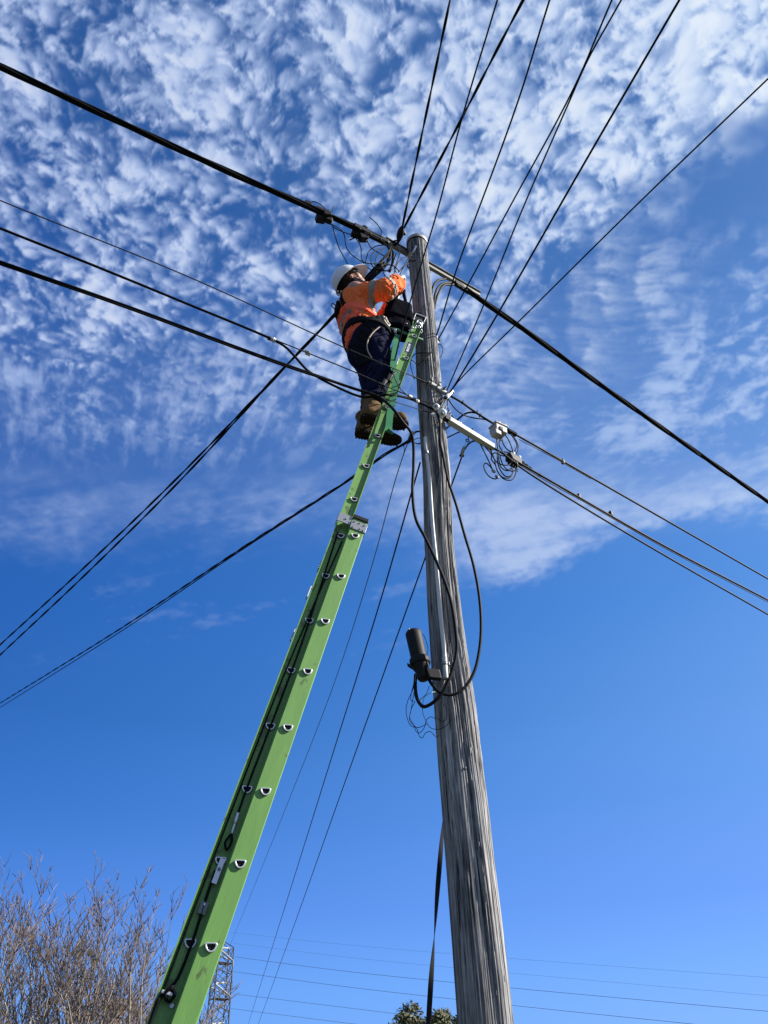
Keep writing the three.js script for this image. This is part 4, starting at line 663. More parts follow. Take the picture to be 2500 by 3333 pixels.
{ // white insulators where the lower cables meet the pole
  const t = thing('shackle_insulator', 'white porcelain disc insulator bolted at the root of the pale arm', 'insulator', null, [0.442, 5.522, -3.95]);
  part(t, 'disc', turned([[0, 0], [0.026, 0.002], [0.034, 0.010], [0.033, 0.020], [0.020, 0.030], [0.012, 0.032], [0, 0.033]], [0.439, 5.488, -3.935], [-0.35, -0.35, 0.87], 24), M.porcelain);
  part(t, 'disc', turned([[0.012, 0], [0.024, 0.003], [0.026, 0.012], [0.018, 0.020], [0.010, 0.021]], [0.398, 5.542, -3.925], [-0.3, -0.4, 0.86], 20), M.porcelain);
  part(t, 'pin', turned([[0, 0], [0.010, 0], [0.010, 0.022], [0.006, 0.028], [0, 0.028]], [0.439, 5.467, -3.92], [-0.25, -0.4, 0.88], 12), M.steelDark);
  part(t, 'plate', beamBox([0.389, 5.555, -3.95], [0.492, 5.491, -3.99], 0.028, 0.024, 0.004), M.steelDark);
  part(t, 'strap', merge([beamBox([0.362, 5.495, -3.935], [0.425, 5.42, -3.945], 0.012, 0.03, 0.004), beamBox([0.374, 5.438, -3.93], [0.426, 5.403, -3.94], 0.012, 0.02, 0.004)]), std(0.42, 0.40, 0.36, 0.6));
  for (const c of [[0.461, 5.566, -3.97], [0.483, 5.531, -3.98], [0.488, 5.505, -3.985]]) part(t, 'bolt', turned([[0, -0.02], [0.007, -0.02], [0.007, 0.030], [0, 0.031]], c, [0.6, 0.8, 0.1], 8), M.galv);
}
{ // pale steel arm to the right
  const a = [0.484, 5.476, -3.99], b = [0.814, 5.385, -4.2], t = thing('square_tube', 'pale grey square steel arm standing out to the right of the pole', 'steel tube', null, a);
  part(t, 'tube', beamBox(a, b, 0.046, 0.046, 0.005), std(0.33, 0.33, 0.305, 0.55));
  part(t, 'dark_end', beamBox(V(b).clone().addScaledVector(dirOf(a, b), -0.002), V(b).clone().addScaledVector(dirOf(a, b), 0.006), 0.040, 0.040, 0.004), M.black);
  part(t, 'socket', beamBox(V(a).clone().addScaledVector(dirOf(a, b), -0.035), V(a).clone().addScaledVector(dirOf(a, b), 0.004), 0.036, 0.036, 0.004), M.black);
  for (const c of [[0.558, 5.497, -4.05], [0.574, 5.497, -4.06]]) part(t, 'bolt', bolt(c, [0.2, 1, 0.1], 0.008, 0.02), M.galv);
}
{ // little hanger under the arm
  const t = thing('drop_hanger', 'small wedge hanger with a ring under the pale steel arm', 'hanger', null, [0.601, 5.328, -4.12]);
  part(t, 'ring', merge([(() => { const g = new THREE.TorusGeometry(0.013, 0.004, 8, 18); g.rotateY(0.4); g.translate(...[0.619, 5.372, -4.1]); return g; })(), bar([0.626, 5.404, -4.09], [0.627, 5.383, -4.1], 0.003, 6)]), M.black);
  part(t, 'bail', merge([bar([0.607, 5.36, -4.1], [0.592, 5.325, -4.12], 0.0016, 5), bar([0.622, 5.353, -4.1], [0.6, 5.319, -4.12], 0.0016, 5)]), M.steelDark);
  part(t, 'wedge', (() => { const P = straight([[0.592, 5.331, -4.12], [0.574, 5.305, -4.19]], 8); return sweep(P, (i, n) => ring(0.008 + 0.010 * Math.sin(2.6 * (i / n) + 0.3), 10, 0.7)); })(), M.galv);
  part(t, 'foot', beamBox([0.56, 5.303, -4.18], [0.592, 5.302, -4.19], 0.018, 0.010, 0.002), M.black);
  cable('hanger_tail', 'short black cable bowing from the small wedge hanger up to the arm', [[0.576, 5.302, -4.18], [0.597, 5.325, -4.14], [0.634, 5.371, -4.13], [0.676, 5.403, -4.14], [0.701, 5.402, -4.15]], 0.0062, { n: 24 });
}
{ // grey junction box astride the upper cable
  const c = [0.882, 5.6, -4.25], ex = dirOf([0.864, 5.655, -4.24], [0.961, 5.651, -4.3]), ey = new THREE.Vector3(0, 1, 0.0).addScaledVector(ex, -ex.y).normalize(), t = thing('junction_box', 'light grey weathered junction box on the upper lower right cable', 'junction box', null, c), grey = std(0.27, 0.27, 0.255, 0.6), ez = ex.clone().cross(ey);
  const at = (x, y, z) => V(c).clone().addScaledVector(ex, x).addScaledVector(ey, y).addScaledVector(ez, z);
  part(t, 'case', orientedBox(at(0, -0.005, 0), ex, ey, ez, 0.105, 0.065, 0.085, 0.008), grey);
  part(t, 'lid', orientedBox(at(0.004, 0.036, 0), ex, ey, ez, 0.120, 0.014, 0.098, 0.005), grey);
  part(t, 'lower_case', orientedBox(at(-0.035, -0.058, 0.01), ex, ey, ez, 0.055, 0.05, 0.065, 0.008), grey);
  for (const x of [-0.012, 0.042]) part(t, 'cap_bolt', turned([[0, 0], [0.013, 0], [0.015, 0.012], [0.011, 0.022], [0, 0.024]], at(x, 0.042, 0.03), ey, 14), grey);
  for (const x of [-0.03, 0.0, 0.03]) part(t, 'gland', turned([[0, -0.036], [0.008, -0.036], [0.010, -0.01], [0.010, 0], [0, 0]], at(x, -0.036, -0.02), ey, 10), grey);
  part(t, 'shadow_clip', orientedBox(at(-0.01, -0.02, 0.045), ex, ey, ez, 0.03, 0.035, 0.012, 0.004), M.black);  // black block put on the case face as a patch of shadow
  part(t, 'collar', merge([beamBox([0.961, 5.651, -4.3], [1.036, 5.652, -4.36], 0.032, 0.032, 0.008), beamBox([0.85, 5.662, -4.23], [0.872, 5.657, -4.245], 0.026, 0.026, 0.005)]), M.cableDull);
}
{ // dark splice housing on the middle cable
  const c = [0.973, 5.359, -4.3], ex = dirOf([0.894, 5.361, -4.24], [1.038, 5.334, -4.34]), ey = new THREE.Vector3(0, 1, 0).addScaledVector(ex, -ex.y).normalize(), ez = ex.clone().cross(ey), t = thing('splice_housing', 'black splice housing with two white knobs below the grey box', 'splice housing', null, c);
  const at = (x, y, z) => V(c).clone().addScaledVector(ex, x).addScaledVector(ey, y).addScaledVector(ez, z);
  part(t, 'case', orientedBox(at(0, -0.012, 0), ex, ey, ez, 0.120, 0.070, 0.060, 0.010), M.black);
  part(t, 'lower_case', orientedBox(at(-0.01, -0.055, 0.0), ex, ey, ez, 0.070, 0.040, 0.050, 0.010), M.black);
  for (const x of [-0.012, 0.045]) part(t, 'knob', turned([[0, 0], [0.011, 0], [0.015, 0.010], [0.014, 0.022], [0.008, 0.029], [0, 0.030]], at(x, 0.022, 0.01), ey, 14), M.porcelain);
  for (let i = 0; i < 3; i++) part(t, 'ribbed_sleeve', beamBox(at(0.070 + i * 0.036, 0.003 - i * 0.002, 0), at(0.100 + i * 0.036, 0.002 - i * 0.002, 0), 0.034 - 0.004 * i, 0.034 - 0.004 * i, 0.008), M.cableDull);
  part(t, 'gland', turned([[0, -0.055], [0.007, -0.055], [0.009, -0.02], [0.012, 0], [0, 0]], at(0.028, -0.06, 0), ey, 10), M.black);
}
{ // slack loops of cable between the two housings
  const G = 'slack cable loops under the junction box', w = (label, pts, r = 0.0046) => cable('slack_loop', label, pts, r, { group: G, n: 60, k: 7 });
  w('leftmost slack loop, hanging free with a brass joint', [[0.715, 5.399, -4.16], [0.749, 5.286, -4.17], [0.781, 5.171, -4.18], [0.788, 5.147, -4.18], [0.761, 5.189, -4.17], [0.737, 5.204, -4.16], [0.722, 5.185, -4.16], [0.727, 5.127, -4.16], [0.754, 5.083, -4.17], [0.792, 5.07, -4.18], [0.811, 5.081, -4.18]]);
  w('slack loop sweeping widest and lowest', [[0.753, 5.367, -4.17], [0.791, 5.299, -4.18], [0.786, 5.255, -4.18], [0.811, 5.222, -4.2], [0.824, 5.146, -4.2], [0.861, 5.101, -4.22], [0.912, 5.104, -4.24], [0.948, 5.151, -4.26], [0.97, 5.223, -4.27], [0.968, 5.267, -4.28]]);
  w('inner slack loop ringing the splice housing', [[0.858, 5.362, -4.22], [0.843, 5.27, -4.2], [0.852, 5.191, -4.2], [0.89, 5.169, -4.21], [0.939, 5.225, -4.23], [0.958, 5.307, -4.25], [0.939, 5.359, -4.24], [0.892, 5.361, -4.22]]);
  w('slack loop crossing the others to the left of the housing', [[0.797, 5.353, -4.18], [0.794, 5.29, -4.17], [0.823, 5.224, -4.18], [0.87, 5.205, -4.19], [0.926, 5.24, -4.22], [0.943, 5.287, -4.24]]);
  w('small flat slack loop in front of the housing', [[0.794, 5.296, -4.17], [0.818, 5.307, -4.17], [0.857, 5.291, -4.18], [0.908, 5.288, -4.2], [0.921, 5.27, -4.22]]);
  w('slack loop falling straight from the grey box', [[0.858, 5.503, -4.24], [0.85, 5.387, -4.22], [0.832, 5.271, -4.2], [0.838, 5.183, -4.2], [0.875, 5.126, -4.22], [0.923, 5.147, -4.24], [0.943, 5.221, -4.25]]);
  w('second slack loop falling from the grey box', [[0.881, 5.512, -4.25], [0.871, 5.435, -4.24], [0.884, 5.391, -4.24], [0.895, 5.363, -4.25]]);
  w('upper slack loop from the grey box with a black joint', [[0.903, 5.548, -4.27], [0.911, 5.473, -4.27], [0.938, 5.416, -4.27], [0.966, 5.403, -4.27], [0.964, 5.458, -4.27], [0.952, 5.537, -4.28], [0.932, 5.588, -4.28]]);
  w('outer slack loop right of the grey box', [[0.994, 5.62, -4.32], [1.019, 5.558, -4.32], [1.024, 5.48, -4.31], [0.998, 5.41, -4.3], [0.97, 5.415, -4.29]]);
  w('second outer slack loop right of the grey box', [[0.984, 5.62, -4.31], [1.008, 5.556, -4.31], [1.017, 5.499, -4.31], [0.992, 5.435, -4.3]]);
  w('tangled slack loop crossing in front of the white knobs', [[0.89, 5.343, -4.22], [0.92, 5.309, -4.21], [0.965, 5.268, -4.22], [0.973, 5.217, -4.23], [0.935, 5.17, -4.22], [0.885, 5.178, -4.2], [0.86, 5.228, -4.19], [0.856, 5.302, -4.2]]);
  w('tall slack loop between the pale tube and the housing', [[0.788, 5.353, -4.18], [0.806, 5.242, -4.17], [0.813, 5.143, -4.17], [0.842, 5.088, -4.18], [0.892, 5.091, -4.2], [0.929, 5.153, -4.22], [0.931, 5.237, -4.23]]);
  w('cable bowing from the clamp to the top of the pale arm', [[0.492, 5.696, -4], [0.492, 5.621, -4.02], [0.516, 5.57, -4.04], [0.554, 5.526, -4.06], [0.626, 5.499, -4.1], [0.682, 5.486, -4.14]], 0.0042);
  w('long cable sagging from the clamp to the junction box', [[0.504, 5.716, -4.02], [0.543, 5.672, -4.06], [0.607, 5.658, -4.12], [0.694, 5.675, -4.18], [0.791, 5.691, -4.22], [0.851, 5.669, -4.24]], 0.0052);
  w('thick cable arching up behind the pale arm', [[0.223, 5.524, -4.2], [0.262, 5.57, -4.2], [0.363, 5.559, -4.21], [0.463, 5.577, -4.2], [0.519, 5.625, -4.2], [0.58, 5.684, -4.2], [0.632, 5.717, -4.18], [0.679, 5.724, -4.17], [0.72, 5.716, -4.17]], 0.0072);
  w('thin cable passing behind the pale arm from behind the pole', [[0.266, 5.464, -4.22], [0.465, 5.508, -4.22], [0.585, 5.572, -4.22], [0.689, 5.599, -4.22]], 0.0052);
  for (const [label, c] of [['brass cable joint on the leftmost slack loop', [0.789, 5.141, -4.18]], ['second brass cable joint below the first', [0.807, 5.089, -4.18]]]) { const t = thing('cable_joint', label, 'cable joint', 'cable joints on the slack loops', c); part(t, 'body', turned([[0, -0.018], [0.006, -0.018], [0.010, -0.010], [0.010, 0.010], [0.006, 0.018], [0, 0.018]], c, [0.5, -0.8, 0.2], 10), M.galv); part(t, 'nut', turned([[0, -0.004], [0.013, -0.004], [0.013, 0.004], [0, 0.004]], c, [0.5, -0.8, 0.2], 6), M.galv); }
}
// sleeves, ties and spacers along the cables
function sleeve(label, a, b, r, mat = M.galv) { const t = thing('cable_sleeve', label, 'cable sleeve', null, a); part(t, 'tube', bar(a, b, r, 14), mat); part(t, 'rim', bar(V(a).clone().lerp(V(b), 0.38), V(a).clone().lerp(V(b), 0.62), r * 1.18, 14), mat); return t; }
sleeve('shiny metal sleeve where the left cable leaves its wire', [-0.708, 5.605, -3.309], [-0.679, 5.6, -3.322], 0.0155, M.alu);
sleeve('black sleeve beside the shiny one on the left cable', [-0.728, 5.608, -3.301], [-0.707, 5.605, -3.312], 0.013, M.black);
sleeve('pale sleeve on the thick cable in front of the pole', [0.247, 5.543, -3.85], [0.269, 5.548, -3.87], 0.013, M.pvc);
sleeve('small pale sleeve left of the pole on the support wire', [0.197, 5.512, -3.77], [0.22, 5.54, -3.81], 0.0095, M.pvc);
sleeve('pale tape sleeve on the upper lower right cable', [1.385, 5.659, -4.64], [1.427, 5.666, -4.68], 0.0105, cloth(0.12, 0.12, 0.115));
sleeve('pale tape sleeve on the middle lower right cable', [1.164, 5.307, -4.42], [1.194, 5.302, -4.44], 0.0105, cloth(0.12, 0.12, 0.115));
{
  const c = [-0.472, 5.54, -3.383], t = thing('square_clamp', 'small square metal clamp on the thin support wire left of the worker', 'clamp', null, c);
  part(t, 'plate', orientedBox(c, dirOf([-0.682, 5.6, -3.314], c), [0, 0.6, 0.8], [0, 0, 1], 0.036, 0.034, 0.010, 0.002), M.alu);
  part(t, 'bolt', bolt(c, [0, -0.8, 0.6], 0.006, 0.012), M.steelDark);
}
for (const [label, c] of [['dark spacer clip on the two lowest right cables, nearer the pole', [1.518, 5.298, -4.7]], ['dark spacer clip on the lowest right cables, further out', [1.822, 5.309, -4.95]], ['small dark spacer clip on the upper lower right cable', [1.454, 5.66, -4.7]]]) {
  const t = thing('spacer_clip', label, 'cable clip', null, c);
  part(t, 'block', orientedBox(c, [0.7, -0.2, -0.68], [0, 1, 0], [0, 0, 1], 0.022, 0.040, 0.028, 0.004), M.black);
  part(t, 'screw', bolt(V(c).clone().add(new THREE.Vector3(0, 0.02, 0)), [0, 1, 0], 0.005, 0.010), M.black);
}
for (const [label, c] of [['nearer black cable tie on the upper lower right cable', [0.612, 5.741, -4.08]], ['black cable tie where a thick jumper joins', [0.725, 5.722, -4.17]], ['black cable tie halfway to the junction box', [0.749, 5.695, -4.18]]]) {
  const t = thing('cable_tie', label, 'cable tie', 'cable ties right of the pole', c);
  part(t, 'band', turned([[0.0115, -0.004], [0.0135, -0.004], [0.0135, 0.004], [0.0115, 0.004], [0.0115, -0.004]], c, [0.8, -0.4, -0.4], 14), M.black);
  part(t, 'tail', orientedBox(V(c).clone().add(new THREE.Vector3(0.006, 0.016, 0)), [0.5, 0.8, 0], [-0.8, 0.5, 0], [0, 0, 1], 0.022, 0.005, 0.004, 0.001), M.black);
}
{ // dead end at the foot of the drop that crosses the name plate
  clampBody('dead_end_clamp', 'small black spiked clamp in front of the worker shin', [0.082, 5.75, -3.752], [0.032, 5.66, -3.829], 0.024, 0.028, M.black, 2);
}
{ // clamp of the lower left drops, behind the pole
  const t = thing('drop_clamp', 'black clamp with frayed wires left of the pole below the boots', 'clamp', null, [0.208, 5.444, -4.13]);
  part(t, 'body', beamBox([0.194, 5.39, -4.12], [0.227, 5.515, -4.15], 0.030, 0.022, 0.006), M.black);
  part(t, 'tie_wires', merge([hose([[0.168, 5.401, -4.15], [0.2, 5.414, -4.14], [0.266, 5.399, -4.15]], 0.004, 12, 6), hose([[0.232, 5.394, -4.1], [0.262, 5.411, -4.1], [0.3, 5.385, -4.08]], 0.003, 12, 6), hose([[0.156, 5.392, -4.16], [0.177, 5.409, -4.14], [0.2, 5.429, -4.13]], 0.0035, 12, 6), hose([[0.156, 5.447, -4.2], [0.164, 5.416, -4.22], [0.151, 5.365, -4.25]], 0.0025, 12, 5)]), M.cable);
}
// white conduit down the face of the pole
{
  const t = thing('pvc_conduit', 'white plastic conduit pipe fixed down the pole front', 'conduit', null, onPole(4.5, 0).toArray());
  const P = smooth([[0.302, 5.258, -3.935], [0.303, 5.129, -3.938], [0.309, 4.941, -3.938], [0.306, 4.528, -3.94], [0.31, 4.208, -3.94], [0.31, 3.912, -3.935], [0.314, 3.592, -3.93], [0.312, 3.452, -3.93]], 60);
  part(t, 'pipe', rod(P, 0.0120, 20), M.pvc);
  part(t, 'coupling', rod([V([0.303, 5.261, -3.935]), V([0.302, 5.182, -3.937]), V([0.303, 5.126, -3.938])], 0.0132, 20), M.pvc);
  part(t, 'coupling', rod([V([0.314, 3.573, -3.93]), V([0.313, 3.507, -3.93]), V([0.312, 3.446, -3.93])], 0.0140, 20), M.pvc);
  for (const [a, b, c, d] of [[[0.302, 5.138, -3.938], [0.304, 5.109, -3.938], [0.294, 5.113, -3.945], [0.328, 5.116, -3.943]], [[0.31, 3.543, -3.93], [0.312, 3.524, -3.93], [0.3, 3.535, -3.945], [0.341, 3.54, -3.942]]]) { const s = part(t, 'saddle_clip', rod([V(a), V(b)], 0.0175, 16), M.galv); part(s, 'lug', beamBox(c, d, 0.012, 0.020, 0.002), M.galv); }
}
// black canister joint beside the pole
{
  const a = [0.145, 3.731, -3.91], b = [0.172, 3.544, -3.9], up = dirOf(b, a), t = thing('joint_canister', 'black domed cable joint canister hung left of the pole', 'canister', null, b);
  const len = V(a).distanceTo(V(b)), plastic = new THREE.MeshPhysicalMaterial({ color: new THREE.Color().setRGB(0.007, 0.007, 0.008), roughness: 0.6, specularIntensity: 0.35 });
  part(t, 'dome', turned([[0.045, -0.02], [0.0465, len * 0.5], [0.0475, len * 0.86], [0.0465, len * 0.95], [0.040, len * 1.0], [0.030, len * 1.015], [0, len * 1.02]], b, up, 32), plastic);
  part(t, 'collar', turned([[0.046, 0.012], [0.056, 0.010], [0.058, -0.004], [0.058, -0.022], [0.054, -0.03], [0.046, -0.03]], b, up, 28), plastic);
  part(t, 'base', turned([[0.050, -0.028], [0.046, -0.050], [0.038, -0.066], [0.034, -0.110], [0.026, -0.122], [0, -0.124]], b, up, 24), plastic);
  const side = (f, h) => V(b).clone().addScaledVector(up, h).add(new THREE.Vector3(f, 0, 0.02));
  part(t, 'ear', orientedBox(side(-0.062, -0.045), [0.8, -0.6, 0], up, [0, 0, 1], 0.036, 0.02, 0.02, 0.004), plastic);
  part(t, 'latch', orientedBox(side(0.012, -0.012), [1, 0, 0], up, [0, 0, 1], 0.020, 0.06, 0.05, 0.004), plastic);
  part(t, 'latch', orientedBox(side(0.030, -0.05), [1, 0.2, 0], up, [0, 0, 1], 0.018, 0.05, 0.04, 0.004), plastic);
  part(t, 'hanging_bracket', orientedBox(side(0.055, -0.10), [1, 0, -0.3], up, [0, 0, 1], 0.075, 0.060, 0.03, 0.006), M.black);
  part(t, 'tether', hose([[0.203, 3.724, -3.93], [0.218, 3.67, -3.925], [0.224, 3.621, -3.925], [0.214, 3.58, -3.93]], 0.0018, 14, 5), M.cable);
  part(t, 'top_rivet', turned([[0, 0], [0.006, 0], [0.005, 0.008], [0, 0.009]], V(a).clone().add(new THREE.Vector3(-0.024, 0.006, 0.014)), up, 8), M.galv);
  const G = 'thin loose wires hanging below the canister', w = (label, pts, r = 0.0019, mat = M.cable) => cable('loose_wire', label, pts, r, { group: G, n: 60, k: 5, category: 'wire', mat });
  w('leftmost thin wire looping below the canister', [[0.139, 3.425, -3.92], [0.123, 3.372, -3.92], [0.097, 3.319, -3.92], [0.085, 3.267, -3.92], [0.09, 3.215, -3.92], [0.108, 3.177, -3.92], [0.146, 3.166, -3.92], [0.193, 3.185, -3.92]]);
  w('thin wire hanging in a narrow loop below the canister', [[0.138, 3.439, -3.93], [0.116, 3.351, -3.92], [0.114, 3.319, -3.92], [0.134, 3.311, -3.92], [0.119, 3.283, -3.92], [0.103, 3.223, -3.92], [0.119, 3.189, -3.92], [0.135, 3.143, -3.92], [0.151, 3.136, -3.92], [0.179, 3.168, -3.92], [0.19, 3.205, -3.92], [0.214, 3.222, -3.92], [0.244, 3.214, -3.93]]);
  w('lowest thin wire wandering to the pole', [[0.142, 3.412, -3.93], [0.112, 3.266, -3.92], [0.102, 3.206, -3.92], [0.136, 3.163, -3.92], [0.15, 3.116, -3.92], [0.162, 3.109, -3.92], [0.183, 3.135, -3.92], [0.209, 3.142, -3.92], [0.228, 3.124, -3.93], [0.244, 3.117, -3.94], [0.252, 3.132, -3.945]]);
  w('thin wire falling from the cable bend to the pole face', [[0.174, 3.273, -3.9], [0.173, 3.243, -3.91], [0.187, 3.205, -3.92], [0.208, 3.164, -3.92], [0.246, 3.157, -3.93], [0.286, 3.167, -3.925], [0.315, 3.202, -3.925], [0.324, 3.261, -3.925], [0.317, 3.323, -3.925]]);
  w('thin wire in a round loop on the pole face', [[0.247, 3.305, -3.94], [0.242, 3.253, -3.94], [0.251, 3.22, -3.935], [0.282, 3.199, -3.925], [0.3, 3.228, -3.925], [0.3, 3.271, -3.925], [0.287, 3.298, -3.925]]);
  w('pale green thin wire bowing from the cable to the pole', [[0.174, 3.276, -3.9], [0.184, 3.322, -3.9], [0.201, 3.339, -3.9], [0.226, 3.357, -3.91], [0.247, 3.368, -3.93]], 0.0019, std(0.16, 0.30, 0.26, 0.6));
  w('thin wire pair joining canister and cable bend', [[0.218, 3.405, -3.93], [0.199, 3.355, -3.92], [0.171, 3.327, -3.92], [0.161, 3.321, -3.92]]);
  w('short thin wires at the canister mouth', [[0.164, 3.525, -3.9], [0.155, 3.479, -3.9], [0.144, 3.448, -3.91], [0.146, 3.416, -3.92]], 0.0022, std(0.20, 0.15, 0.12, 0.6));
  w('reddish thin wire from the canister mouth to the conduit end', [[0.201, 3.505, -3.9], [0.211, 3.457, -3.9], [0.229, 3.407, -3.91], [0.256, 3.365, -3.9], [0.284, 3.379, -3.9], [0.304, 3.426, -3.915]], 0.0024, std(0.20, 0.15, 0.12, 0.6));
}


// ---------------------------------------------------------------- the line worker standing on the ladder
// local axes of the figure: x towards the pole, y up, z towards the worker's right hand side
function surfaceNets(sdf, lo, hi, cell) {
  const n = [0, 1, 2].map((i) => Math.ceil((hi[i] - lo[i]) / cell) + 1), [nx, ny, nz] = n, val = new Float32Array(nx * ny * nz), at = new Int32Array(nx * ny * nz).fill(-1), pos = [], idx = [];
  for (let k = 0, q = 0; k < nz; k++) for (let j = 0; j < ny; j++) for (let i = 0; i < nx; i++, q++) val[q] = sdf(lo[0] + i * cell, lo[1] + j * cell, lo[2] + k * cell);
  const step = [1, nx, nx * ny], C = [[0, 0, 0], [1, 0, 0], [0, 1, 0], [1, 1, 0], [0, 0, 1], [1, 0, 1], [0, 1, 1], [1, 1, 1]], E = [[0, 1], [2, 3], [4, 5], [6, 7], [0, 2], [1, 3], [4, 6], [5, 7], [0, 4], [1, 5], [2, 6], [3, 7]];
  for (let k = 0; k < nz - 1; k++) for (let j = 0; j < ny - 1; j++) for (let i = 0; i < nx - 1; i++) {
    const q = i + j * nx + k * nx * ny; let s = 0, x = 0, y = 0, z = 0;
    for (const [a, b] of E) {
      const va = val[q + C[a][0] + C[a][1] * nx + C[a][2] * nx * ny], vb = val[q + C[b][0] + C[b][1] * nx + C[b][2] * nx * ny];
      if (va < 0 === vb < 0) continue;
      const t = va / (va - vb); s++; x += C[a][0] + (C[b][0] - C[a][0]) * t; y += C[a][1] + (C[b][1] - C[a][1]) * t; z += C[a][2] + (C[b][2] - C[a][2]) * t;
    }
    if (s) { at[q] = pos.length / 3; pos.push(lo[0] + (i + x / s) * cell, lo[1] + (j + y / s) * cell, lo[2] + (k + z / s) * cell); }
  }
  for (let k = 1; k < nz - 1; k++) for (let j = 1; j < ny - 1; j++) for (let i = 1; i < nx - 1; i++) {
    const q = i + j * nx + k * nx * ny;
    for (let a = 0; a < 3; a++) {
      const v0 = val[q], v1 = val[q + step[a]]; if (v0 < 0 === v1 < 0) continue;
      const b = step[(a + 1) % 3], c = step[(a + 2) % 3], A = at[q], B = at[q - b], D = at[q - b - c], F = at[q - c];
      if (A < 0 || B < 0 || D < 0 || F < 0) continue;
      v0 < 0 ? idx.push(A, B, D, A, D, F) : idx.push(A, D, B, A, F, D);
    }
  }
  const g = new THREE.BufferGeometry();
  g.setAttribute('position', new THREE.Float32BufferAttribute(pos, 3)); g.setIndex(idx); g.computeVertexNormals();
  return g;
}
const cap = (a, b, ra, rb = ra) => { const [ax, ay, az] = a, dx = b[0] - ax, dy = b[1] - ay, dz = b[2] - az, l2 = dx * dx + dy * dy + dz * dz; return (x, y, z) => { const px = x - ax, py = y - ay, pz = z - az, t = l2 ? clamp((px * dx + py * dy + pz * dz) / l2) : 0; return Math.hypot(px - dx * t, py - dy * t, pz - dz * t) - lerp(ra, rb, t); }; };
const ball = (c, r, sx = 1, sy = 1, sz = 1) => (x, y, z) => (Math.hypot((x - c[0]) / sx, (y - c[1]) / sy, (z - c[2]) / sz) - r) * Math.min(sx, sy, sz);
const smin = (a, b, k) => { const h = Math.max(k - Math.abs(a - b), 0) / k; return Math.min(a, b) - h * h * k * 0.25; };
const join = (list, k) => (x, y, z) => { let d = list[0](x, y, z); for (let i = 1; i < list.length; i++) d = smin(d, list[i](x, y, z), k); return d; };

